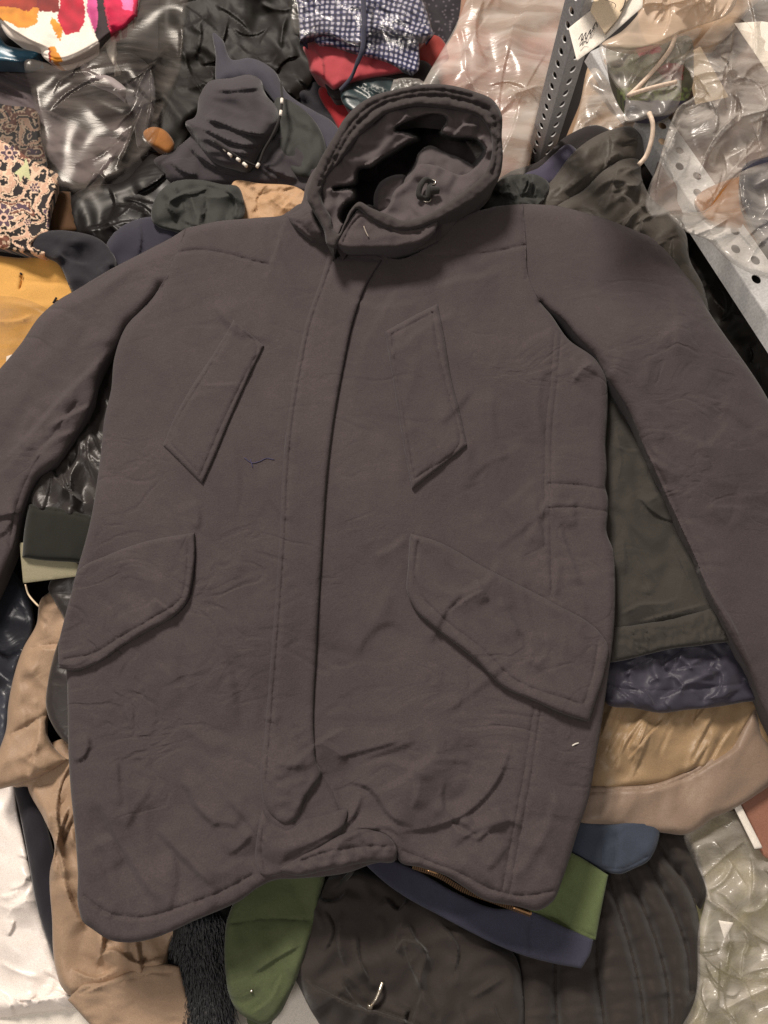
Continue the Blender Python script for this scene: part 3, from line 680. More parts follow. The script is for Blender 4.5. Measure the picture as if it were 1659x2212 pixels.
M['filmsoft'] = film('clear_film_soft', tint=(178, 166, 158), opac=.03, haze=.20, wrs=9, ang=48, st=4, wr=.0005)
M['filmdark'] = film('clear_film_dark', opac=.0, haze=.05, wrs=16, wr=.004, rough=.12, st=2)
for n_ in M['filmsoft'].node_tree.nodes:
    if n_.type in ('BSDF_PRINCIPLED', 'BSDF_GLOSSY'): n_.inputs['Roughness'].default_value = .22
    if n_.type == 'BSDF_GLOSSY': n_.inputs[0].default_value = (.34, .33, .31, 1)
M['filmbright'] = film('crumpled_clear_film', opac=.16, haze=.42, wrs=12, wr=.003, st=2.5, ang=40)
M['shelf'] = plain('grey_enamel', (206, 206, 206), .45)
M['ink'] = plain('ink', (40, 36, 44), .7)
M['nylonwhite'] = plain('twine', (226, 204, 184), .7)
M['whitemetal'] = plain('silver_zip', (196, 186, 170), .3, .9)

def cloth(name, out, label, cat, z, mat, group=None, **k):
    """a garment that shows as one piece"""
    k.setdefault('t', .009); k.setdefault('w', 15); k.setdefault('res', 8); k.setdefault('drop', .03)
    o = sheet(name, out, z=z, mat=M[mat] if isinstance(mat, str) else mat, **k)
    return tag(o, label, cat, group)
folds = lambda a, sc, seed, ang, st=3: ('r', a, sc, seed, ang, st)

# ---------------- lower left: tan satin jacket, navy strip, white bag
cloth('plastic_bag', [(-60, 1560), (10, 1620), (40, 1760), (70, 1900), (100, 2020), (140, 2120), (170, 2160), (60, 2190), (-60, 2200)], 'crumpled white plastic bag at the lower left edge beside the navy strip', 'plastic bag', .03, 'whitebag',
      noise=[('n', .010, 90, 3)], strokes=rfolds(55, 30, (-20, 1700, 130, 2160), 10, 35, .006, (40, 120), 5, (10, 26)), drop=.04, w=30)
cloth('paper_sheet', [(-60, 2150), (60, 2180), (150, 2160), (260, 2240), (-60, 2300)], 'pale sheet under the cuff of the tan satin jacket, lower left corner', 'paper', .022, 'white', noise=[('r', .004, 60, 9, 10, 3)], t=.004, w=6)
cloth('navy_garment', [(-40, 1500), (20, 1600), (60, 1680), (100, 1780), (130, 1900), (160, 2060), (165, 2135), (135, 2110), (105, 2040), (80, 1960), (60, 1850), (36, 1730), (10, 1640), (-40, 1560)], 'narrow navy garment edge between the white bag and the tan satin jacket', 'garment', .045, 'navy', noise=[('n', .006, 80, 4)], w=28)
cloth('blue_satin_garment', [(-60, 1200), (0, 1235), (22, 1232), (50, 1262), (70, 1310), (72, 1360), (52, 1420), (30, 1500), (20, 1560), (8, 1640), (-60, 1640)], 'shiny dark blue garment at the left edge below the parka cuff', 'garment', .058, 'bluesatin',
      noise=[folds(.012, 60, 7, 45), ('n', .006, 60, 3)], strokes=[W_(.008, [(-20, 1400), (20, 1420), (60, 1400)], 6, 20)])
TJ = thing('satin_jacket', 'tan satin jacket with ribbed cuff running down the left side under the parka', 'jacket', (250, 1900, .03))
sheet('body', [(60, 1640), (120, 1600), (220, 1600), (400, 1900), (400, 2010), (376, 2025), (372, 2110), (385, 2090), (390, 2110), (340, 2100), (290, 2110), (240, 2130), (195, 2140), (150, 2150), (132, 2130), (122, 2100), (112, 1980), (108, 1880), (118, 1830), (95, 1770), (60, 1700)], z=.062, t=.012, w=14, res=6.5, mat=M['tan'], parent=TJ, drop=.03,
      noise=[('n', .010, 60, 14, 70, 2)],
      strokes=rfolds(34, 26, (90, 1620, 300, 2000), 82, 9, .013, (90, 220), 8, (18, 44), .35, .12) + [W_(.014, [(190, 1610), (140, 1680), (125, 1750), (140, 1850)], 9, 30), W_(.012, [(150, 1640), (180, 1700), (150, 1780), (120, 1840)], 9, 30), W_(.010, [(160, 1720), (130, 1800), (112, 1880)], 7, 22), W_(.010, [(200, 2080), (240, 2050), (300, 2080), (360, 2060)], 7, 25), W_(.010, [(150, 2090), (210, 2110), (260, 2085)], 7, 18)])
sheet('cuff', [(146, 2160, 1), (175, 2128), (230, 2120), (262, 2108), (300, 2088), (372, 2084), (388, 2088, 1), (402, 2140), (418, 2230), (340, 2260), (230, 2240)], z=.07, t=.007, w=8, res=6, mat=M['tanmatt'], parent=TJ, drop=.03, noise=[('n', .005, 70, 15), ('r', .003, 14, 16, 0, 4)],
      strokes=[W_(.008, [(170, 2150), (200, 2135), (250, 2110), (290, 2088)], 6, 18), ('s', [(262, 2122), (310, 2106), (370, 2100)], .002, 3)])
sheet('sleeve_lining', [(0, 1655), (40, 1640), (100, 1625), (160, 1600), (180, 1640), (110, 1760), (90, 1740), (60, 1700), (30, 1700), (5, 1680)], z=.068, t=.016, w=20, res=5.5, mat=M['tan'], parent=TJ, drop=.02, noise=[folds(.014, 26, 17, 115, 3)])
sheet('sleeve', [(92, 1290), (125, 1275), (170, 1300), (160, 1340), (144, 1400), (128, 1460), (110, 1520), (104, 1590), (150, 1640), (200, 1615), (150, 1640), (110, 1665), (60, 1688), (0, 1705, 1), (-30, 1690), (0, 1615), (12, 1580), (18, 1520), (30, 1460), (50, 1400), (78, 1350)], z=.088, t=.018, w=22, res=6, mat=M['tan'], parent=TJ, drop=.03,
      noise=[('n', .006, 50, 19)], strokes=rfolds(35, 16, (20, 1300, 160, 1640), 75, 25, .005, (50, 120), 7, (14, 30)) + [('s', [(20, 1590), (70, 1560), (105, 1540)], .004, 5), W_(.008, [(62, 1690), (72, 1630), (85, 1560)], 7, 20), ('s', [(70, 1400), (110, 1392), (140, 1390)], .002, 3)])
cloth('black_garment', [(120, 1240), (190, 1230), (220, 1500), (200, 1620), (150, 1610), (115, 1570), (100, 1530), (104, 1470), (115, 1420), (128, 1380), (140, 1350), (118, 1300), (104, 1270)], 'black satin garment strip between the tan sleeve and the parka hem', 'garment', .102, 'blacksatin', noise=[folds(.008, 30, 22, 20)])
tg = cloth('card_tag', [(42, 1172, 1), (150, 1172, 1), (178, 1244, 1), (50, 1260, 1)], 'plain grey-green card tag sticking out under the black bomber jacket hem', 'tag', .112, 'tagcard', t=.001, w=3, drop=.0015, terr=True, noise=[('n', .003, 150, 3)])
tube('tag_cord', [(55, 1262, .105), (62, 1285, .10), (74, 1300, .10), (84, 1310, .1)], .0012, M['offwhite'], tg)
BJ = thing('bomber_jacket', 'black satin bomber jacket with ribbed hem under the left parka sleeve', 'jacket', (150, 1100, .1))
sheet('body', [(300, 690), (330, 900), (280, 1130), (195, 1135), (140, 1120), (70, 1100), (60, 1075), (75, 1030), (110, 960), (160, 900), (210, 820)], z=.116, t=.016, w=20, res=6, mat=M['blacksatin'], parent=BJ, drop=.03,
      noise=[('n', .008, 40, 25)], strokes=rfolds(41, 16, (80, 880, 250, 1120), 70, 22, .009, (60, 150), 6, (16, 34)) + [W_(.01, [(160, 1100), (150, 1030), (170, 970), (160, 920)], 7, 20), W_(.01, [(130, 1010), (150, 1060), (190, 1090)], 6, 16)])
sheet('ribbed_hem', [(62, 1088, 1), (100, 1092), (150, 1100), (200, 1115), (220, 1120), (200, 1215), (150, 1214), (90, 1210), (48, 1204, 1), (52, 1150)], z=.124, t=.012, w=12, res=5, mat=M['rib'], parent=BJ, drop=.02, noise=[('n', .002, 60, 26)],
      strokes=[('s', [(64, 1098), (120, 1103), (200, 1123)], .003, 4)])

# ---------------- bottom middle
cloth('paper_sheet', [(470, 2100), (640, 2040), (720, 2260), (440, 2300)], 'blank white sheet at the bottom between the green sleeve and the quilted jacket', 'paper', .02, 'white', t=.003, w=5, noise=[('n', .003, 120, 9)])
FT = thing('fur_collar', 'glossy black fur hanging below the parka hem next to the tan cuff', 'fur', (430, 2120, .03))
sheet('hide', [(370, 1960), (500, 1950), (505, 2060), (498, 2150), (505, 2240), (500, 2300), (415, 2300), (415, 2220), (398, 2140), (372, 2080)], z=.062, t=.025, w=30, res=7, mat=M['fur'], parent=FT, drop=.03, noise=[('n', .006, 50, 3)])
rs = random.Random(4); hv = []; hf = []
for i in range(5200):
    u0 = rs.uniform(376, 498); v0 = rs.uniform(1960, 2215)
    L_ = rs.uniform(30, 60); cx = (u0 - 437) / 60; a = cx * .25 + rs.gauss(0, .14)
    zb = .062 - .02 * cx * cx + float(rs.uniform(-.002, .004)); n_ = 3; pr = []
    for k in range(n_ + 1):
        q = k / n_; pr.append((u0 + math.sin(a) * L_ * q + rs.gauss(0, 1.0), v0 + L_ * q, zb + .010 * math.sin(q * 2.4)))
    P_ = unproj([p[0] for p in pr], [p[1] for p in pr], np.array([p[2] for p in pr]) + terrain(np.array([p[0] for p in pr]), np.array([p[1] for p in pr])))
    s = len(hv)
    for k in range(n_): hv += [P_[k] + np.array([-.00035, 0, 0]), P_[k] + np.array([.00035, 0, 0])]
    hv.append(P_[n_])
    for k in range(n_ - 1): hf.append((s + 2 * k, s + 2 * k + 1, s + 2 * k + 3, s + 2 * k + 2))
    hf.append((s + 2 * n_ - 2, s + 2 * n_ - 1, s + 2 * n_))
tag(link_mesh('hair', hv, hf, fabric('fur_hair', (26, 27, 30), rough=.5, spec=.35, sheen=0, var=.5, bump=0), FT), kind='stuff')
GJ = thing('green_jacket', 'green cotton jacket with navy waistband showing on both sides of the parka hem', 'jacket', (1200, 1950, .04))
sheet('sleeve', [(560, 1890), (640, 1870), (700, 1880), (690, 1940), (680, 1990), (665, 2040), (650, 2090), (625, 2150), (604, 2190), (590, 2205), (566, 2213), (545, 2206), (510, 2180), (495, 2150), (487, 2100), (485, 2040), (490, 1990), (505, 1950)], z=.084, t=.012, w=13, res=6, mat=M['green'], parent=GJ, drop=.04, noise=[('r', .004, 50, 32, 70, 3), ('n', .006, 70, 33)],
      strokes=[('s', [(492, 1996), (560, 1985), (672, 1988)], .0022, 3.5), W_(.006, [(655, 2040), (600, 2070), (540, 2110)], 6, 25), W_(.005, [(540, 2190), (580, 2160), (610, 2100)], 6, 25)])
sheet('cuff', [(534, 2180), (600, 2165), (590, 2205), (570, 2235), (545, 2232), (536, 2215)], z=.066, t=.012, w=12, res=5, mat=M['green'], parent=GJ, drop=.02)
tube('button', [(541, 2141, .094), (546, 2140, .094)], .0018, M['metal'], GJ, step=2)
sheet('body', [(1150, 1820), (1230, 1840), (1314, 1890, 1), (1300, 1960), (1287, 2030, 1), (1270, 2032, 1), (1220, 2010), (1140, 1965), (1080, 1900)], z=.090, t=.004, w=6, res=6, mat=M['green2'], parent=GJ, drop=.03, noise=[('r', .003, 50, 36, 40, 3), ('n', .005, 80, 37)],
      strokes=[('s', [(1150, 1958), (1210, 1990), (1280, 2022)], .0022, 3), ('s', [(1178, 1880), (1190, 1930), (1210, 1985)], .0015, 3)])
sheet('waistband', [(780, 1850), (840, 1855), (900, 1880), (980, 1925), (1060, 1960), (1140, 1966), (1210, 1998), (1282, 2030, 1), (1275, 2060), (1256, 2092, 1), (1200, 2082), (1120, 2060), (1060, 2035), (1010, 2010), (950, 1978), (880, 1940), (830, 1905)], z=.098, t=.005, w=6, res=6, mat=M['navyband'], parent=GJ, drop=.03, noise=[('n', .004, 90, 38)],
      strokes=[('s', [(1150, 1974), (1143, 2010), (1146, 2062)], .0018, 3)])
PJ = thing('quilted_jacket', 'dark brown quilted puffer jacket with silver zip pull at the bottom', 'jacket', (1100, 2050, .03))
quilt = [[(1310, 1880), (1335, 1960), (1365, 2060), (1385, 2150), (1395, 2240)], [(1350, 1870), (1385, 1950), (1420, 2040), (1440, 2120), (1448, 2240)], [(1385, 1830), (1420, 1900), (1460, 1980), (1485, 2060), (1492, 2140)], [(1410, 1800), (1445, 1860), (1490, 1920), (1515, 1990)],
         [(1290, 2030), (1290, 2100), (1300, 2170), (1310, 2240)], [(1200, 2080), (1200, 2140), (1205, 2240)], [(1108, 2060), (1120, 2120), (1115, 2240)], [(1030, 2040), (1040, 2110), (1030, 2180), (1030, 2240)]]
def quilt_h(u, v, d):
    h = np.zeros(u.shape); dm = np.full(u.shape, 1e9)
    for q in quilt: dm = np.minimum(dm, seg_dist(u, v, catmull(q, 14, False))[0])
    return -.008 * np.exp(-(dm / 8) ** 2) - .014 * (1 - np.clip(dm / 40, 0, 1)) ** 2
sheet('body', [(1000, 1960), (1140, 2000), (1280, 1960), (1300, 1850), (1420, 1790), (1470, 1796), (1500, 1840), (1520, 1890), (1528, 1925), (1515, 1970), (1512, 2050), (1510, 2130), (1490, 2190), (1450, 2290), (1000, 2290)], z=.060, t=.03, w=34, res=6, mat=M['puffer'], parent=PJ, drop=.04, extra=quilt_h, noise=[('n', .004, 80, 41), ('n', .003, 24, 42, 0, 2)], dens=[('g', q, 0, 6.9) for q in quilt])
sheet('sleeve', [(700, 1900), (760, 1870), (830, 1890), (900, 1930), (980, 1970), (1060, 2020), (1110, 2060), (1130, 2140), (1120, 2290), (720, 2290), (700, 2230), (670, 2180), (640, 2120), (615, 2080), (640, 2020), (670, 1960)], z=.078, t=.03, w=34, res=5.5, mat=M['puffer'], parent=PJ, drop=.05,
      noise=[('n', .007, 60, 44)],
      strokes=rfolds(33, 26, (650, 1900, 1100, 2200), 75, 30, .009, (60, 160), 8, (18, 44)) + [W_(.016, [(640, 2105), (700, 2140), (760, 2170), (830, 2190), (920, 2230), (960, 2280)], 8, 30), W_(.012, [(830, 1935), (860, 1965), (880, 1940)], 7, 18), W_(.010, [(880, 1990), (900, 2030), (930, 2060)], 7, 20), W_(.010, [(770, 2010), (780, 2080), (800, 2120)], 7, 20), W_(.01, [(950, 1990), (990, 2050), (980, 2110)], 7, 20),
               W_(.010, [(850, 2060), (870, 2030), (910, 2040), (930, 2090)], 7, 20), W_(.01, [(700, 1960), (720, 2010), (700, 2060)], 7, 25)])
tube('zip_pull', [(826, 2122, .088), (820, 2140, .092), (812, 2158, .092), (803, 2172, .090)], .0022, M['whitemetal'], PJ, step=3)
tube('zip_pull', [(800, 2170, .092), (798, 2180, .092)], .0035, M['whitemetal'], PJ, step=3)

# ---------------- right side under the sleeve
OJ = thing('olive_jacket', 'olive grey nylon jacket with gathered hem under the right parka sleeve', 'jacket', (1430, 1200, .1))
sheet('body', [(1280, 800), (1330, 860), (1400, 980), (1460, 1090), (1520, 1200), (1570, 1300), (1580, 1340), (1520, 1335), (1440, 1345), (1370, 1360), (1310, 1365), (1290, 1200)], z=.118, t=.014, w=16, res=6, mat=M['olive'], parent=OJ, drop=.03, noise=[('n', .005, 60, 47)],
      strokes=rfolds(40, 24, (1310, 900, 1540, 1340), 60, 20, .004, (60, 160), 6, (12, 34)) + [W_(.006, [(1335, 1330), (1380, 1305), (1440, 1300), (1470, 1290)], 6, 18), W_(.005, [(1350, 1120), (1380, 1200), (1430, 1270)], 8, 25), W_(.004, [(1370, 1345), (1460, 1320), (1540, 1300)], 5, 12)])
sheet('gathered_hem', [(1310, 1362), (1370, 1350), (1440, 1338), (1520, 1318), (1560, 1305), (1578, 1340), (1590, 1376), (1530, 1392), (1450, 1402), (1390, 1416), (1340, 1428), (1300, 1430)], z=.126, t=.012, w=10, res=4.5, mat=M['olive'], parent=OJ, drop=.025, noise=[('r', .006, 9, 48, 78, 6), ('n', .002, 20, 49)])
cloth('navy_nylon_jacket', [(1300, 1400), (1400, 1400), (1560, 1370), (1600, 1400), (1612, 1440), (1630, 1490), (1637, 1508), (1600, 1518), (1540, 1528), (1480, 1534), (1430, 1540), (1370, 1530), (1310, 1520), (1295, 1480)], 'shiny navy nylon jacket hem between the olive hem and the gold jacket', 'jacket', .104, 'navynylon', res=5,
      noise=[('n', .005, 40, 52)], strokes=rfolds(36, 34, (1310, 1390, 1620, 1520), -15, 35, .005, (30, 100), 5, (8, 20)) + [W_(.006, [(1310, 1470), (1360, 1510), (1380, 1530)], 5, 14), W_(.006, [(1340, 1470), (1400, 1500), (1420, 1535)], 6, 16), ('s', [(1320, 1486), (1430, 1492), (1600, 1478)], .002, 4), W_(.006, [(1450, 1450), (1500, 1440), (1560, 1448)], 6, 14)])
GB = thing('gold_satin_jacket', 'gold and beige satin jacket hem with pleats, right of the parka under the navy nylon', 'jacket', (1450, 1650, .07))
sheet('body', [(1270, 1500), (1400, 1510), (1620, 1495), (1660, 1540), (1700, 1620), (1640, 1650), (1560, 1660), (1500, 1665), (1430, 1695), (1350, 1705), (1260, 1715), (1240, 1650)], z=.080, t=.014, w=18, res=5.5, mat=M['gold'], parent=GB, drop=.02, noise=[('n', .004, 60, 54)], strokes=rfolds(37, 30, (1270, 1560, 1600, 1690), -64, 7, .0055, (70, 150), 6, (14, 28), .3, .06))
sheet('hem_band', [(1240, 1705), (1330, 1698), (1420, 1690), (1470, 1672), (1530, 1640), (1580, 1610), (1610, 1560), (1628, 1520), (1650, 1590), (1700, 1640), (1670, 1690), (1630, 1720), (1580, 1750), (1540, 1768), (1510, 1790), (1480, 1803), (1440, 1800), (1380, 1790), (1300, 1784), (1230, 1782)], z=.087, t=.014, w=18, res=5.5, mat=M['beige'], parent=GB, drop=.03,
      noise=[('n', .006, 90, 55), ('r', .003, 40, 56, -60, 3)], strokes=[('s', [(1250, 1714), (1330, 1707), (1420, 1700), (1480, 1680), (1540, 1645), (1590, 1610)], .003, 4)])
cloth('blue_canvas_hem', [(1225, 1770), (1300, 1775), (1425, 1780), (1418, 1830), (1400, 1860), (1370, 1876), (1340, 1888), (1300, 1880), (1250, 1856), (1215, 1840)], 'rounded blue canvas hem peeking out below the beige satin band', 'garment', .084, 'denim', noise=[('n', .004, 50, 57)],
      strokes=[('s', [(1232, 1850), (1290, 1872), (1345, 1876), (1400, 1850)], .002, 3), ('g', [(1300, 1790), (1302, 1880)], .003, 4), ('g', [(1330, 1790), (1330, 1885)], .002, 4)])
cloth('brown_box', [(1590, 1700), (1680, 1640), (1720, 1650), (1720, 1860), (1650, 1850), (1630, 1800)], 'flat reddish brown box at the right edge above the knit bag', 'box', .065, fabric('red_brown_card', (150, 106, 88), rough=.6, var=.15), t=.004, w=6)
cloth('white_strip', [(1578, 1730, 1), (1592, 1722, 1), (1648, 1832, 1), (1630, 1834, 1)], 'narrow white strip along the reddish brown box', 'label', .073, 'white', t=.002, w=3, drop=.004)
cloth('pink_item', [(1640, 1548), (1700, 1540), (1700, 1610), (1655, 1600)], 'small pink and white thing at the right edge beside the gold jacket', 'cloth', .06, fabric('pale_pink', (200, 160, 150), rough=.6), t=.006, w=8)
KN = cloth('knit_garment', [(1440, 1760), (1560, 1730), (1640, 1800), (1720, 1830), (1720, 2290), (1430, 2290), (1470, 2180)], 'grey-green knitted garment packed in clear plastic at the lower right', 'garment', .028, 'knit', noise=[('r', .012, 70, 58, 60, 2), ('n', .006, 50, 59)], w=30)
kb = cloth('clear_bag', [(1480, 1790), (1560, 1740), (1610, 1770), (1650, 1830), (1730, 1850), (1730, 2300), (1430, 2300), (1500, 2160), (1510, 2000), (1525, 1930)], 'crumpled clear bag around the green knit at the lower right', 'plastic bag', .060, 'filmbright', drop=0, w=20, res=5,
      noise=[('n', .016, 90, 60)], strokes=rfolds(24, 34, (1460, 1800, 1660, 2200), 70, 45, .012, (50, 170), 4, (10, 32)) + [W_(.014, [(1510, 1930), (1560, 1960), (1620, 2010), (1650, 2060)], 4, 20), W_(.012, [(1540, 2060), (1600, 2110), (1640, 2200)], 4, 20)])
cloth('paper_scrap', [(1552, 1988, 1), (1585, 1993, 1), (1565, 2030, 1)], 'tiny white triangular scrap on the clear bag at lower right', 'paper', .088, 'white', t=.001, w=2, drop=.001, res=5)

# ---------------- upper right: olive coats around the parka shoulder
cloth('lilac_garment', [(1130, 380), (1164, 362), (1200, 330), (1228, 311), (1246, 325), (1230, 360), (1190, 400), (1140, 410)], 'small lilac cloth between the bag and the olive coat right of the hood', 'cloth', .095, 'lilac', noise=[('n', .004, 30, 62)], w=14)
cloth('dark_jacket', [(1040, 430), (1062, 400), (1100, 372), (1160, 350), (1230, 290), (1290, 270), (1330, 290), (1200, 460), (1060, 470)], 'blackish garment in shadow behind the dark green cloth, right of the hood', 'garment', .075, 'blackcloth', noise=[folds(.01, 40, 63, -40)])
cloth('dark_green_garment', [(1040, 440), (1062, 410), (1085, 385), (1131, 376), (1160, 378), (1185, 395), (1170, 440), (1100, 460), (1050, 470)], 'crumpled dark green nylon right beside the parka hood', 'garment', .118, 'darkgreen', noise=[('n', .006, 30, 65)], strokes=rfolds(51, 26, (1060, 375, 1180, 450), -30, 40, .008, (25, 70), 5, (8, 18)), res=5)
OC = thing('olive_coat', 'olive brown nylon coat folded behind the right shoulder of the parka', 'coat', (1330, 400, .1))
sheet('sleeve', [(1130, 460), (1150, 430), (1190, 390), (1240, 328), (1283, 296), (1326, 278), (1365, 274), (1388, 300), (1384, 345), (1320, 362), (1275, 402), (1220, 450), (1180, 470)], z=.110, t=.022, w=24, res=6, mat=M['olive2'], parent=OC, drop=.03, noise=[('n', .006, 50, 67)], strokes=rfolds(39, 20, (1150, 290, 1380, 440), -42, 15, .007, (50, 140), 6, (12, 34)))
sheet('body', [(1200, 455), (1261, 410), (1312, 362), (1348, 342), (1377, 343), (1388, 390), (1405, 425), (1457, 468), (1482, 506), (1490, 560), (1520, 620), (1530, 690), (1450, 640), (1399, 560), (1312, 500), (1220, 480)], z=.122, t=.022, w=22, res=6, mat=M['olive2'], parent=OC, drop=.04, noise=[('n', .008, 60, 69)],
      strokes=rfolds(38, 40, (1220, 350, 1500, 620), -50, 25, .008, (50, 140), 6, (12, 34)) + [W_(.010, [(1310, 375), (1350, 360), (1380, 362)], 6, 14), W_(.012, [(1340, 500), (1365, 460), (1400, 430)], 7, 25), W_(.010, [(1380, 510), (1390, 470), (1420, 460)], 7, 20)])
cloth('dark_bag', [(1440, 480), (1500, 440), (1600, 520), (1700, 640), (1720, 1000), (1640, 900), (1580, 800), (1530, 690), (1500, 620), (1470, 560)], 'dark brown garment in glossy plastic under the right shelf angle', 'plastic bag', .050, 'darkbag', noise=[('n', .010, 60, 71)], strokes=rfolds(22, 26, (1450, 500, 1660, 880), 40, 40, .007, (40, 120), 4, (8, 26)), res=6, w=30)

# ---------------- shelf angles
def shelf_bar(name, label, A, B, d1, w1, d2, w2, holes1, holes2, th=.0018):
    """steel angle: two perforated flanges along the line A-B"""
    A = np.array(A); B = np.array(B); ax = B - A; Ln = np.linalg.norm(ax); ax /= Ln
    T_ = thing(name, label, 'shelf upright', (829, 1106, 0)); T_.location = A
    for d, wd, hs in ((d1, w1, holes1), (d2, w2, holes2)):
        d = np.array(d, float); d -= ax * (d @ ax); d /= np.linalg.norm(d); nrm = np.cross(ax, d)
        pts = [(0, 0), (Ln, 0), (Ln, wd), (0, wd)]; ed = [(i, (i + 1) % 4) for i in range(4)]; loops = []
        for (s0, off, ra, rb) in hs:
            k = len(pts); n = 16; q = [(s0 + ra * math.cos(2 * math.pi * i / n), off + rb * math.sin(2 * math.pi * i / n)) for i in range(n)]
            pts += q; ed += [(k + i, k + (i + 1) % n) for i in range(n)]; loops.append(np.array(q))
        r = delaunay_2d_cdt([Vector(p) for p in pts], ed, [], 0, 1e-6); P = np.array([tuple(p) for p in r[0]]); F = np.array(r[2]); c = P[F].mean(1); m = np.ones(len(F), bool)
        for q in loops: m &= ~inside(c[:, 0], c[:, 1], q)
        co = A + P[:, :1] * ax + P[:, 1:2] * d + nrm * .0
        o = link_mesh('flange', co, [tuple(map(int, f)) for f in F[m]], M['shelf'], T_, smooth=False)
        md = o.modifiers.new('thickness', 'SOLIDIFY'); md.thickness = th; md.offset = 0
    return T_
A0 = unproj(1163, 352, .0); B0 = unproj(1280, -20, .0)
# upright: rises towards the camera from the heap
Bz = .42; Bt = unproj(1279, -60, Bz); slant = Bt - A0
L0 = np.linalg.norm(slant)
def slots(L, wd, pitch, n0=.02): return [(n0 + i * pitch, wd * .5, pitch * .26, wd * .17) for i in range(int((L - n0) / pitch))]
shelf_bar('shelf_upright', 'light grey perforated steel angle standing upright right of the hood', A0 - slant / L0 * .05, Bt, (-.62, .78, 0), .028, (.9, .42, 0), .028, slots(L0 + .05, .028, .026), slots(L0 + .05, .028, .028))
A1 = unproj(1375, 262, .10); B1 = unproj(1700, 748, .16); L1 = np.linalg.norm(B1 - A1)
shelf_bar('shelf_rail', 'light grey perforated steel rail running down to the right edge under the big clear bag', A1, B1, (.7, .5, .12), .045, (-.2, -.1, -1), .03, [(.03 + i * .03, .016 if i % 2 else .030, .0085, .0055) for i in range(int(L1 / .03) - 1)], [])
A2 = unproj(1276, 112, .08); B2 = unproj(1360, 250, .06); shelf_bar('shelf_brace', 'dark perforated steel angle behind the small bag with green cloth', A2, B2, (.7, .5, .1), .03, (-.2, -.1, -1), .02, [(.03, .014, .007, .004), (.07, .014, .007, .004)], [])

# ---------------- upper right bags
PB = cloth('pink_cloth_pack', [(915, 190), (945, 130), (985, 60), (1010, -60), (1260, -60), (1220, 60), (1190, 160), (1150, 330), (1125, 420), (1060, 420), (1000, 300)], 'pale brown and pink folded cloth inside the large clear bag behind the hood', 'folded cloth', .045, 'pinkpack', noise=[folds(.012, 80, 72, -60), ('n', .008, 60, 73)], w=30)
cloth('clear_bag', [(905, 200), (922, 165), (945, 125), (982, 60), (1015, -20), (1030, -60), (1262, -60), (1243, 0), (1210, 110), (1180, 215), (1142, 350), (1118, 410), (1080, 400), (1000, 300)], 'large clear plastic bag behind the hood, left of the steel upright', 'plastic bag', .085, 'film', drop=0, res=5, w=16,
      noise=[('n', .012, 90, 74)], strokes=rfolds(25, 26, (940, 0, 1240, 400), -65, 25, .006, (60, 200), 4, (10, 34)) + [W_(.010, [(1090, 180), (1120, 195), (1170, 175)], 5, 20), W_(.010, [(1000, 150), (1030, 190), (1080, 200)], 5, 20), W_(.01, [(1050, -20), (1030, 80), (1060, 150)], 6, 30)])
cloth('clear_wrapper', [(842, 205), (850, 172, 1), (872, 168), (905, 170, 1), (925, 185), (900, 200)], 'small crumpled clear wrapper peeking over the top edge of the hood', 'wrapper', .10, 'filmbright', drop=0, res=4, w=6, noise=[('c', .01, 20, 76)])
cloth('beige_cloth_pack', [(1200, 440), (1215, 320), (1250, 230), (1290, 120), (1350, 120), (1480, 240), (1440, 330), (1340, 330), (1280, 330)], 'beige-brown folded cloth behind the steel upright', 'folded cloth', .035, 'brownpack', noise=[folds(.010, 50, 77, -60), ('n', .006, 40, 78)])
cloth('clear_bag', [(1222, 350), (1245, 260), (1290, 140), (1340, 200), (1400, 280), (1380, 330), (1300, 320), (1240, 330)], 'clear film over beige cloth between the steel upright and the dark brace', 'plastic bag', .066, 'film', drop=0, res=5, noise=[('n', .010, 50, 79)], strokes=rfolds(26, 14, (1230, 150, 1400, 330), -60, 30, .006, (50, 110), 4, (10, 24)))
cloth('mauve_cloth_pack', [(1400, 130), (1480, 60), (1580, -60), (1760, -60), (1760, 520), (1640, 560), (1560, 520), (1480, 470), (1410, 460), (1420, 350), (1460, 240)], 'grey mauve folded cloth inside the large bright bag at the right', 'folded cloth', .115, 'mauvepack', noise=[folds(.016, 80, 80, -40), ('n', .010, 70, 81)], w=30, slope=(0, -.004))
cloth('brown_cloth_pack', [(1500, 440), (1600, 380), (1760, 400), (1760, 560), (1660, 540), (1590, 500), (1530, 480)], 'orange brown cloth in film on the shelf rail at the right edge', 'folded cloth', .140, 'orange', noise=[folds(.010, 50, 82, -40)])
cloth('blue_shiny_pack', [(1612, 352), (1650, 340), (1740, 330), (1740, 600), (1680, 560), (1620, 480), (1598, 430)], 'shiny dark blue folded cloth in film at the right edge', 'folded cloth', .160, fabric('royal_blue_satin', (38, 40, 62), rough=.2, spec=.7, wr=.006, wrs=26, bump=0), noise=[folds(.01, 30, 83, -60)])
cloth('cream_card', [(1478, 119, 1), (1513, 100, 1), (1575, 210, 1), (1502, 226, 1)], 'beige card inside the large bright clear bag', 'card', .165, 'offwhite', t=.001, w=3, drop=.001)
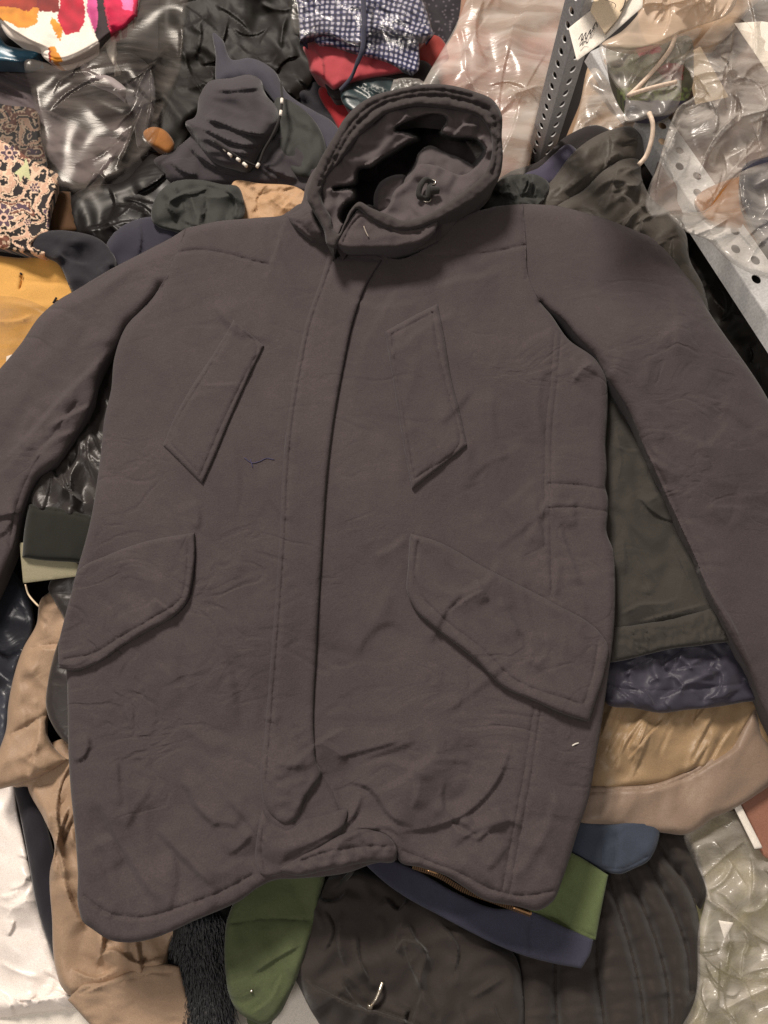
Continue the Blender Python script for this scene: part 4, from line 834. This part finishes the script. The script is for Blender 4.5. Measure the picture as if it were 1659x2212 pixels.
cloth('clear_bag', [(1470, 130), (1500, 100), (1547, 44), (1575, 10), (1600, -60), (1760, -60), (1760, 330), (1640, 345), (1600, 371), (1560, 410), (1511, 466), (1460, 463), (1402, 464), (1394, 448), (1404, 398), (1420, 361), (1435, 307), (1449, 264), (1464, 232), (1500, 205), (1490, 160)],
      'large bright crumpled clear bag on the shelf at the upper right', 'plastic bag', .205, 'filmbright', drop=0, res=4.5, w=14, noise=[('n', .024, 120, 84)],
      strokes=rfolds(27, 56, (1400, 60, 1660, 460), -50, 35, .013, (50, 200), 4, (8, 34)) + [W_(.018, [(1410, 450), (1430, 350), (1480, 240)], 4, 18), W_(.02, [(1530, 450), (1580, 370), (1650, 300)], 4, 25), W_(.02, [(1500, 400), (1540, 300), (1620, 220)], 4, 25)])
cloth('clear_bag', [(1440, 462), (1520, 455), (1600, 372), (1760, 350), (1760, 640), (1680, 610), (1620, 590), (1570, 560), (1530, 520), (1480, 500)], 'dull clear bag over blue and brown cloth below the bright bag at the right edge', 'plastic bag', .190, 'film', drop=0, res=5, noise=[('n', .012, 70, 87)], strokes=rfolds(28, 24, (1440, 380, 1660, 600), -40, 30, .008, (50, 140), 4, (8, 26)))
cloth('price_card', [(1586, 50, 1), (1645, 46, 1), (1740, 60, 1), (1740, 250, 1), (1659, 158, 1)], 'cream white card inside the bright bag at the upper right edge', 'card', .205, 'white', t=.001, w=3, drop=.001, terr=True)
cloth('green_red_cloth', [(1312, 100), (1420, 95), (1490, 80), (1500, 130), (1476, 225), (1440, 242), (1365, 235), (1330, 190)], 'folded dark green, red and navy cloth inside the small bag tied with white cord', 'folded cloth', .170, M['print'], res=3.2, noise=[folds(.010, 40, 88, -40), ('n', .006, 30, 89)],
      paint=lambda u, v: np.where((inside(u, v, np.array([(1415, 150), (1445, 135), (1478, 140), (1475, 172), (1440, 172)])) | inside(u, v, np.array([(1372, 105), (1425, 95), (1430, 112), (1380, 122)])))[:, None], np.array(lin((120, 38, 46))),
            np.where(((v > 190) & (v < 218) & (perlin(u / 9, v / 9, 3) > -.1))[:, None], np.array(lin((120, 134, 84))), np.where((v > 216)[:, None], np.array(lin((66, 62, 84))), np.array(lin((86, 86, 68)))))))
cloth('clear_bag', [(1296, 96), (1362, 108), (1419, 96), (1477, 70), (1515, 60), (1480, 125), (1473, 172), (1468, 222), (1458, 240), (1406, 254), (1349, 262), (1349, 209), (1325, 178), (1308, 150)], 'small clear bag with green and red cloth tied by white cord', 'plastic bag', .205, 'film', drop=0, res=4.5, w=10, noise=[('n', .010, 50, 90)], strokes=rfolds(29, 24, (1310, 90, 1480, 250), -50, 20, .008, (50, 140), 4, (8, 22)))
cloth('beige_bag', [(1300, 96), (1345, 66), (1385, 20), (1410, -60), (1600, -60), (1580, 24), (1500, 60), (1461, 76), (1448, 88), (1419, 102), (1362, 117)], 'cloudy beige plastic bag at the top right above the small tied bag', 'plastic bag', .235, film('cloudy_film', tint=(214, 192, 170), opac=.55, haze=.35, wrs=10), drop=0, res=5, w=12, noise=[('n', .010, 80, 93)], strokes=rfolds(30, 26, (1320, 0, 1570, 110), -50, 15, .010, (60, 160), 4, (10, 30)))
cloth('brown_cloth_pack', [(1390, -60), (1700, -60), (1620, 20), (1560, 90), (1500, 140), (1400, 100)], 'brown cloth behind the cloudy beige bag at the top right', 'folded cloth', .155, 'brownpack', noise=[folds(.01, 50, 94, 0)])
tube('twine', [(1462, 70, .232), (1449, 104, .222), (1417, 146, .216), (1383, 183, .214), (1357, 208, .212)], .0032, M['nylonwhite'], step=6)
tag(bpy.data.objects['twine'], 'white cord running diagonally over the small bag with green cloth', 'twine')
o = tube('twine', [(1357, 206, .213), (1400, 192, .216), (1461, 177, .216)], .003, M['nylonwhite']); tag(o, 'short white cord across the small bag, joining the diagonal one', 'twine')
o = tube('twine', [(1402, 244, .212), (1409, 262, .212), (1410, 285, .205), (1404, 315, .195), (1394, 340, .185), (1380, 356, .18)], .0034, M['nylonwhite']); tag(o, 'thick white cord end hanging down in front of the steel rail', 'twine')
TG = cloth('paper_tag', [(1228, 61, 1), (1276, 22, 1), (1300, -30, 1), (1392, -30, 1), (1388, 16, 1), (1367, 34, 1), (1305, 89, 1), (1246, 132, 1)], 'white paper tag with handwriting tied at the top of the steel upright', 'tag', .37, 'white', t=.001, w=3, drop=.001, terr=False, noise=[('n', .004, 90, 2)])
cloth('paper_tag', [(1275, 23, 1), (1292, -30, 1), (1372, -30, 1), (1336, 39, 1), (1307, 73, 1)], 'cream paper tag lying on the larger white tag at the top', 'tag', .376, 'offwhite', t=.001, w=3, drop=.001, terr=False, noise=[('n', .004, 90, 2)])
wr_ = [[(1250, 85), (1258, 72), (1256, 88), (1266, 70), (1264, 84)], [(1266, 84), (1276, 64), (1274, 74), (1284, 60)], [(1280, 62), (1288, 48), (1290, 58)], [(1252, 100), (1262, 90), (1270, 92)]]
for q in wr_: tube('handwriting', [(a, b, .3712) for a, b in q], .0005, M['ink'], TG, n=4, step=3)
tg2 = bpy.data.objects['paper_tag.001']
for q in ([(1300, 8), (1318, 16), (1322, 6)], [(1306, 0), (1330, 12), (1326, 22)], [(1352, -4), (1346, 16), (1340, 24)]): tube('handwriting', [(a, b, .3772) for a, b in q], .0006, M['ink'], tg2, n=4, step=3)

# ---------------- top middle
cloth('dark_bag', [(360, -60), (700, -60), (700, 120), (640, 220), (520, 240), (430, 260), (380, 330), (330, 330), (340, 120)], 'dark garments in glossy black plastic at the top left of the checked shirt', 'plastic bag', .02, 'darkbag', noise=[('n', .014, 90, 96), ('c', .005, 60, 97, 50, 2)], strokes=rfolds(21, 40, (360, 0, 680, 230), 60, 50, .007, (40, 120), 5, (10, 30)), res=6, w=30)
cloth('dark_print_cloth', [(900, -60), (1040, -60), (1000, 40), (960, 110), (920, 130), (880, 60)], 'dark speckled cloth at the top between checked shirt and clear bag', 'cloth', .03, M['print'], res=3.5, noise=[('n', .006, 50, 98)],
      paint=lambda u, v: np.where((perlin(u / 5, v / 5, 3) > .42)[:, None], np.array(lin((96, 88, 96))), np.array(lin((30, 24, 32)))))
cloth('red_cloth', [(870, 90), (950, 80), (975, 130), (930, 200), (900, 200)], 'orange red cloth right of the checked shirt', 'cloth', .045, fabric('orange_red', (140, 50, 44), rough=.8), noise=[('n', .005, 30, 99)], w=14)
cloth('red_cloth', [(690, 190), (740, 180), (780, 250), (740, 290), (720, 260)], 'small bright red cloth just left of the hood top edge', 'cloth', .03, 'red', w=12, res=6)
cloth('navy_coat', [(600, 140), (700, 180), (760, 160), (900, 150), (940, 180), (900, 240), (760, 250), (700, 330), (640, 300), (600, 230)], 'blackish navy garment between the roll and the hood', 'garment', .022, 'navy', noise=[folds(.012, 50, 101, 40), ('n', .008, 40, 102)])
cloth('teal_garment', [(735, 200), (780, 170), (860, 170), (900, 178), (930, 200), (860, 215), (800, 225), (770, 245), (745, 230)], 'dark teal satin cloth folded below the pink cloth', 'folded cloth', .062, 'teal', noise=[folds(.010, 14, 103, 20, 5)], res=5, w=14)
cloth('black_cloth', [(700, 170), (800, 150), (930, 140), (950, 190), (880, 190), (780, 205), (720, 215)], 'black folded cloth directly under the pink cloth', 'folded cloth', .055, 'blackcloth', noise=[folds(.006, 20, 104, 0, 4)], w=14)
cloth('pink_cloth', [(655, 100), (680, 86), (740, 90), (800, 96), (880, 120), (900, 150), (860, 160), (800, 170), (740, 186), (720, 194), (708, 184), (690, 168), (672, 158), (665, 130)], 'pink-red cotton cloth folded under the checked shirt', 'folded cloth', .075, 'pinkred', res=5, w=16, t=.02, noise=[('n', .004, 40, 105)],
      strokes=[W_(.006, [(672, 100), (696, 130), (700, 182)], 5, 16), W_(.005, [(740, 100), (760, 140), (790, 160)], 8, 25)])
def gingham(u, v):
    a = R(6) + .0012 * (u - 790); p = 11.5
    x = ((u - 780) * np.cos(a) + (v - 40) * np.sin(a) + 3 * perlin(u / 40, v / 40, 5)) / p; y = (-(u - 780) * np.sin(a) + (v - 40) * np.cos(a) + 3 * perlin(u / 40, v / 40, 6)) / p
    fx = (np.mod(x, 1) < .5).astype(float); fy = (np.mod(y, 1) < .5).astype(float); k = fx + fy
    c = np.where((k == 0)[:, None], np.array(lin((186, 184, 200))), np.where((k == 1)[:, None], np.array(lin((58, 60, 98))), np.array(lin((24, 25, 50)))))
    return c
CS = thing('checked_shirt', 'navy and white gingham shirt folded on top of the pink cloth', 'shirt', (790, 60, .08))
sheet('back_layer', [(760, 60), (900, 70), (905, 100), (895, 158), (880, 155), (830, 130), (780, 118), (720, 100), (680, 90), (690, 60)], z=.092, t=.010, w=8, res=1.9, mat=M['print'], parent=CS, drop=.015, paint=gingham, noise=[('n', .004, 40, 106)])
sheet('front_layer', [(635, -60), (880, -60), (920, 20), (937, 76, 1), (915, 82), (860, 78), (800, 74), (785, 95), (750, 92), (700, 74), (660, 84), (648, 88, 1), (645, 40)], z=.108, t=.014, w=10, res=1.9, mat=M['print'], parent=CS, drop=.02, paint=lambda u, v: gingham(u + 12, v + 9), noise=[('r', .008, 26, 107, 30, 2), ('n', .006, 50, 108)])
o = cloth('clear_bag', [(635, -60), (880, -60), (925, 20), (930, 72), (900, 110), (850, 120), (780, 108), (700, 80), (650, 82)], 'thin glossy film over the checked shirt', 'plastic bag', .128, 'filmdark', drop=0, res=4.5, w=10, noise=[('n', .004, 60, 109)], strokes=rfolds(31, 30, (640, 0, 920, 110), 30, 40, .004, (20, 80), 3, (5, 16)))
o = tube('navy_ribbon', [(783, -60, .140), (785, 0, .140), (786, 60, .138), (782, 110, .125), (770, 140, .11), (760, 165, .09), (735, 195, .07)], .0042, M['navyband'], flat=.5); tag(o, 'navy tape tied round the checked shirt and pink cloth', 'tape')
cloth('slate_garment', [(462, 70), (480, 85), (500, 128), (540, 125), (590, 150), (620, 200), (680, 240), (715, 260), (740, 300), (720, 350), (680, 340), (640, 300), (600, 230), (540, 175), (470, 180), (466, 120)], 'slate blue cotton garment curving behind the grey roll', 'garment', .075, 'slate', noise=[('n', .008, 60, 110), folds(.006, 40, 111, 50)], w=26)
cloth('black_coat', [(600, 210), (660, 240), (700, 300), (700, 380), (640, 380), (600, 300)], 'black-green cloth wedge between slate garment and grey roll', 'garment', .088, 'darkgreen', noise=[('n', .006, 40, 112)])
cloth('cloth_bundle', [(330, 350), (380, 320), (430, 270), (440, 240), (560, 250), (620, 220), (640, 290), (680, 330), (706, 370), (700, 418), (640, 416), (590, 405), (520, 400), (440, 400), (360, 392), (345, 375)], 'dark grey garment spread at the base of the tied roll', 'garment', .084, 'rollgrey', res=6, w=24, t=.02,
      noise=[folds(.010, 40, 113, 35, 3), ('n', .006, 60, 114)], strokes=[W_(.012, [(545, 385), (480, 370), (420, 330), (390, 290)], 7, 25), W_(.010, [(650, 395), (600, 375), (555, 350)], 7, 22), W_(.010, [(600, 395), (570, 370), (548, 350)], 7, 18), W_(.010, [(430, 385), (390, 370), (365, 345)], 8, 30)])
RL = cloth('clothes_roll', [(402, 262), (418, 255), (432, 205), (450, 178), (500, 168), (545, 162), (562, 172), (575, 205), (600, 235), (606, 262), (596, 290), (570, 318), (552, 350), (540, 372), (500, 368), (455, 350), (430, 320), (418, 300)], 'dark grey jersey garment rolled up and tied with a dotted black cord', 'rolled garment', .118, 'rollgrey', res=5, w=34, t=.045, drop=.05,
      noise=[folds(.008, 30, 115, 12, 4), ('n', .004, 50, 116)],
      strokes=[W_(.014, [(590, 296), (540, 290), (480, 270), (425, 250)], 7, 22), W_(.014, [(570, 318), (510, 312), (460, 290), (425, 272)], 7, 20), W_(.012, [(545, 340), (500, 328), (455, 305), (440, 290)], 7, 18), W_(.008, [(570, 190), (520, 196), (460, 196)], 8, 22)])
DC = tube('dotted_cord', [(607, 178, .104), (609, 215, .118), (605, 250, .118), (590, 290, .118), (570, 325, .112), (552, 358, .108), (536, 352, .118), (515, 340, .124), (485, 320, .128), (462, 304, .126)], .0022, M['blackcloth'], base=terrain)
tag(DC, 'thin black cord with white flecks round the rolled grey garment', 'cord')
for (a, b, c2, d2) in ((609, 214, 609, 224), (607, 240, 606, 250), (559, 354, 555, 361), (526, 353, 533, 359), (512, 343, 518, 347), (494, 331, 500, 337), (484, 321, 488, 325)):
    tube('white_fleck', [(a, b, .1195 if b < 300 else .124), (c2, d2, .1195 if b < 300 else .124)], .0027, M['white'], DC, step=4, base=terrain)
cloth('tan_cloth', [(505, 392), (560, 396), (655, 412), (680, 440), (640, 500), (520, 500), (500, 450)], 'light tan creased cloth between the roll and the left parka shoulder', 'cloth', .095, 'tanpaper', w=5, t=.003, noise=[('n', .005, 40, 118)], strokes=rfolds(53, 22, (520, 395, 650, 470), 10, 40, .004, (30, 90), 5, (10, 26)))
cloth('dark_nylon_jacket', [(340, 420), (370, 395), (430, 388), (480, 398), (515, 404), (526, 430), (526, 475), (500, 490), (380, 500), (330, 480)], 'dark green nylon jacket edge left of the light tan cloth', 'jacket', .112, 'darkgreen', res=5, noise=[('n', .008, 40, 120)], strokes=rfolds(50, 16, (340, 390, 520, 480), 30, 40, .006, (30, 90), 6, (10, 24)) + [W_(.010, [(385, 480), (360, 440), (400, 415), (460, 405)], 6, 16), W_(.01, [(500, 485), (506, 430), (480, 405)], 6, 14)])
cloth('black_plastic_bag', [(150, 430), (200, 400), (260, 395), (340, 330), (390, 380), (420, 440), (420, 500), (300, 560), (240, 540), (160, 500)], 'glossy black plastic bag with streaky highlights below the clear bag on the left', 'plastic bag', .072, 'blackbag', noise=[('n', .010, 80, 122)], res=5, w=30,
      strokes=rfolds(23, 12, (160, 400, 400, 520), 15, 22, .007, (80, 180), 5, (14, 34)) + [W_(.008, [(240, 445), (290, 450), (330, 470)], 4, 20), W_(.008, [(210, 500), (260, 480), (320, 475)], 4, 20)])
cloth('indigo_garment', [(220, 560), (260, 490), (300, 472), (350, 468), (400, 482), (440, 500), (330, 620), (240, 620)], 'indigo cotton garment above the left parka shoulder', 'garment', .096, 'indigo', noise=[('n', .006, 60, 123)], strokes=[W_(.006, [(300, 475), (306, 510), (300, 560)], 6, 20)])
cloth('navy_garment', [(66, 525), (80, 505), (110, 498), (160, 500), (220, 520), (250, 560), (240, 640), (170, 660), (150, 620), (125, 570), (90, 550)], 'blackish navy garment between the yellow cloth and the indigo one', 'garment', .102, 'navy', noise=[('n', .007, 40, 125)], strokes=rfolds(52, 16, (80, 500, 240, 620), 40, 30, .006, (40, 100), 7, (12, 28)))
cloth('brown_box', [(108, 412, 1), (152, 414, 1), (170, 500, 1), (110, 505, 1), (100, 460)], 'dark ochre brown cloth block right of the paisley cloth', 'folded cloth', .070, 'ochre', w=8)
YC = cloth('yellow_garment', [(-60, 540), (0, 552), (60, 556), (100, 548), (130, 556), (150, 590), (175, 640), (190, 680), (120, 740), (60, 800), (0, 900), (-60, 900)], 'yellow cotton garment with small dark slits at the left edge above the sleeve', 'garment', .078, 'yellow', res=6, w=16, noise=[('n', .006, 70, 126), folds(.005, 60, 127, 0)],
      strokes=[('g', [(45, 590), (48, 608), (40, 630)], .006, 3), W_(.006, [(-20, 692), (40, 690), (70, 678)], 5, 16), ('g', [(45, 605), (90, 610), (150, 612)], .002, 5), W_(.005, [(-10, 640), (60, 655), (140, 650)], 8, 25)])
for q in ([(44, 590), (47, 593)], [(115, 655), (119, 648), (122, 643)]): tube('slit', [(a, b, .081) for a, b in q], .0016, M['blackcloth'], YC, step=3, base=terrain)
yw = cloth('white_scrap', [(14, 770, 1), (27, 765, 1), (26, 780, 1), (20, 790, 1), (12, 786, 1)], 'tiny bright white scrap on the yellow garment', 'scrap', .082, 'white', t=.001, w=2, drop=.001, res=4)
cloth('clear_bag', [(-60, 650), (20, 640), (90, 660), (130, 690), (60, 800), (0, 900), (-60, 900)], 'thin clear film over the lower part of the yellow garment', 'plastic bag', .09, 'filmsoft', drop=0, res=6)

# ---------------- top left: prints, grey cloth, clear bag
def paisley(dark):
    def f(u, v):
        wx = u + 9 * perlin(u / 30, v / 30, 1); wy = v + 9 * perlin(u / 30, v / 30, 2)
        n = perlin(wx / 40, wy / 40, 3) * 3.6 + perlin(wx / 14, wy / 14, 4) * .45
        b = np.mod(n, 1); k = np.floor(n).astype(int) % 5
        pal = np.array([lin(c) for c in ((26, 20, 20), (118, 72, 56), (84, 62, 78), (30, 22, 24), (206, 166, 140))])
        c = pal[k]; c = np.where((b < .20)[:, None], np.array(lin((226, 198, 170))), c); c = np.where(((b > .2) & (b < .3))[:, None], np.array(lin((28, 20, 22))), c)
        fl = (perlin(u / 6, v / 6, 8) > .38) & (k != 3); c = np.where(fl[:, None], np.array(lin((222, 190, 164))), c)
        for (fu, fv, r_) in ((20, 330, 20), (8, 470, 24), (60, 480, 9), (75, 405, 12)):
            d = np.hypot(u - fu, v - fv); a = np.arctan2(v - fv, u - fu); pet = r_ * (.75 + .25 * np.cos(a * 6))
            c = np.where((d < pet)[:, None], np.array(lin((84, 62, 78))), c); c = np.where(((d < pet * 1.15) & (d >= pet * .95))[:, None], np.array(lin((228, 200, 172))), c)
            c = np.where((d < r_ * .4)[:, None], np.array(lin((216, 180, 160))), c); c = np.where((d < r_ * .2)[:, None], np.array(lin((40, 26, 34))), c)
        lf = inside(u, v, np.array([(30, 375), (52, 355), (56, 340), (62, 360), (66, 390), (58, 384), (50, 380), (44, 394), (40, 378)])); c = np.where(lf[:, None], np.array(lin((196, 196, 150))), c)
        return c * dark
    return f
cloth('grey_folded_garment', [(-60, 120), (60, 130), (160, 150), (240, 200), (290, 260), (260, 340), (180, 400), (100, 340), (60, 260), (-60, 250)], 'grey-brown garments folded in layers under the clear bag on the left', 'folded garment', .035, M['greycloth'], res=5, noise=[folds(.022, 26, 131, 24, 7), ('n', .006, 60, 132)])
cloth('grey_folded_garment', [(170, 190), (210, 150), (260, 110), (310, 130), (330, 260), (300, 320), (280, 250), (240, 225)], 'dark and pale grey folded cloth inside the clear bag right of the floral blouse', 'folded garment', .052, fabric('grey_mix', (84, 80, 84), rough=.8, rgb2=(46, 40, 42)), res=5, noise=[folds(.016, 22, 133, 50, 4)])
cloth('white_cloth_strip', [(232, 82), (248, 80), (250, 110), (246, 140), (236, 125)], 'narrow white cloth strip below the floral blouse', 'cloth', .088, 'white', w=6, res=4)
cloth('white_cloth_strip', [(178, 130), (200, 150), (250, 172), (272, 196), (262, 200), (230, 180), (190, 168), (174, 150)], 'pale lilac-grey cloth strip inside the clear bag', 'cloth', .086, fabric('pale_grey', (170, 160, 164), rough=.7), w=10, res=4)
cloth('paisley_cloth', [(-60, 220), (20, 228), (80, 240), (90, 300), (100, 370), (60, 350), (-60, 300)], 'brown paisley cloth at the left edge, its colour darkened for the film over it', 'cloth', .060, M['print'], res=2.3, paint=paisley(.28), noise=[('n', .004, 50, 134)])  # print colour scaled down, stands in for the dimming under the film
cloth('paisley_scarf', [(-60, 270), (0, 302), (30, 318), (60, 340), (100, 362), (128, 380), (122, 410), (112, 440), (106, 480), (106, 500), (88, 510), (70, 530), (105, 545), (100, 552), (60, 548), (0, 535), (-60, 520)], 'cream, brown and purple paisley scarf at the left edge', 'scarf', .100, M['print'], res=1.9, w=8, t=.008, paint=paisley(1.), noise=[('n', .004, 70, 135)],
      strokes=[W_(.006, [(-20, 500), (40, 530), (100, 545)], 5, 14)])
FL = [(((0, -30), (120, -40), (130, 26), (92, 25), (60, 22), (20, 28), (0, 20)), (128, 38, 34)), (((-60, -60), (60, 10), (83, 18), (80, 50), (60, 61), (40, 60), (15, 46), (-60, 30)), (216, 140, 50)), (((-60, -60), (82, -60), (80, 12), (60, 24), (30, 16), (-60, 10)), (150, 52, 36)),
      (((128, -60), (172, -60), (184, 25), (181, 50), (172, 68), (155, 72), (142, 77), (133, 62), (123, 38), (130, 12)), (176, 28, 52)), (((111, 36), (120, 42), (136, 62), (130, 90), (118, 70), (109, 50)), (214, 140, 44)),
      (((103, 100), (118, 100), (136, 132), (120, 140), (108, 125)), (216, 140, 44)), (((104, 104), (108, 104), (112, 140), (106, 140)), (150, 40, 36)), (((184, -60), (214, -60), (214, 38), (211, 55), (206, 76), (198, 50), (188, 26)), (206, 80, 140)),
      (((200, -60), (228, -60), (228, 20), (240, 60), (244, 76), (216, 96), (205, 76), (212, 38), (210, 8)), (40, 26, 30)), (((224, 5), (234, -60), (300, -60), (298, 33), (268, 64), (240, 76), (232, 50)), (196, 24, 70)),  # near-black polygon: gap shadow between the folds, painted in as dark print
      (((252, -60), (284, -60), (288, 24), (266, 20)), (222, 110, 160))]
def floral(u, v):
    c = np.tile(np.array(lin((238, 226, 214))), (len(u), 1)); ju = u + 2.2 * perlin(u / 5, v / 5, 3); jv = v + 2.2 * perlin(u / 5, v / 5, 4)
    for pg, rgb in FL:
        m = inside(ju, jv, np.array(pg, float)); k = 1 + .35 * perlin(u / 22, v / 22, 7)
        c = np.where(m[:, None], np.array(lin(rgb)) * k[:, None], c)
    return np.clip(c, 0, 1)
cloth('teal_satin_cloth', [(-60, 60), (0, 78), (12, 95), (40, 104), (89, 110), (84, 120), (70, 128), (48, 135), (20, 134), (-60, 120)], 'glossy teal blue satin corner under the floral blouse', 'cloth', .082, fabric('teal_satin', (40, 104, 130), rough=.3, spec=.5, rgb2=(20, 60, 84)), res=4, w=12, noise=[folds(.008, 30, 136, 10)])
FB = thing('floral_blouse', 'white blouse with orange, red and pink flower print in the top left corner', 'blouse', (120, 40, .1))
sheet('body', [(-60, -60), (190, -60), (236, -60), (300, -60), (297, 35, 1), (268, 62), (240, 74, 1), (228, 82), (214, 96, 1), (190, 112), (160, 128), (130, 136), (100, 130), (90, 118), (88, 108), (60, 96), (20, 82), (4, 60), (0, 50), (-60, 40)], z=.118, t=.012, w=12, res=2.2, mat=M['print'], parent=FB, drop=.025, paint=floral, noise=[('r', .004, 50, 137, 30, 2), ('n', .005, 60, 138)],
      strokes=[W_(.012, [(120, 112), (60, 85), (20, 60), (0, 40), (-30, 20)], 7, 22), ('s', [(92, 118), (130, 128), (170, 114), (210, 92)], .0018, 2.5), W_(.006, [(206, 90), (196, 50), (186, 10), (182, -40)], 5, 18), W_(.012, [(244, 70), (232, 40), (226, 0)], 5, 14)])
cloth('orange_parcel', [(310, 285), (325, 275), (350, 278), (372, 300), (377, 312), (365, 330), (340, 320), (315, 305)], 'small orange-brown folded cloth at the mouth of the clear bag', 'folded cloth', .085, 'orange', w=12, res=5)
cloth('clear_bag', [(255, 60), (290, 40), (300, -60), (420, -60), (400, 60), (396, 110), (388, 165), (365, 220), (345, 280), (330, 320), (300, 352), (262, 380), (228, 398), (222, 420), (205, 432), (184, 434), (165, 425), (150, 410), (125, 400), (108, 370), (95, 330), (84, 280), (70, 210), (55, 130), (130, 140), (200, 120)], 'large clear plastic bag hanging down below the floral blouse', 'plastic bag', .112, 'filmsoft', drop=0, res=4.5, w=12,
      noise=[('n', .012, 110, 139)], strokes=rfolds(32, 20, (90, 150, 380, 420), -48, 14, .0045, (70, 220), 4, (12, 40)) + [W_(.012, [(280, 240), (310, 160), (370, 95)], 4, 22), W_(.012, [(310, 300), (325, 220), (322, 120)], 4, 18), W_(.012, [(250, 370), (290, 270), (320, 190)], 5, 22), W_(.01, [(160, 360), (220, 330), (290, 270)], 5, 20), W_(.01, [(190, 400), (205, 370), (228, 385), (226, 415)], 4, 12)])

for o_ in list(S.objects):
    if o_.parent is None and o_.get('label'):
        k_ = o_.name.split('.')[0]
        g_ = {'clear_bag': 'clear plastic bags over the packed clothes', 'paper_tag': 'paper tags at the steel upright', 'twine': 'white cords of the small tied bag',
              'grey_folded_garment': 'folded grey garments under the clear bag', 'paper_sheet': 'white sheets under the heap at the bottom'}.get(k_)
        if g_: o_['group'] = g_
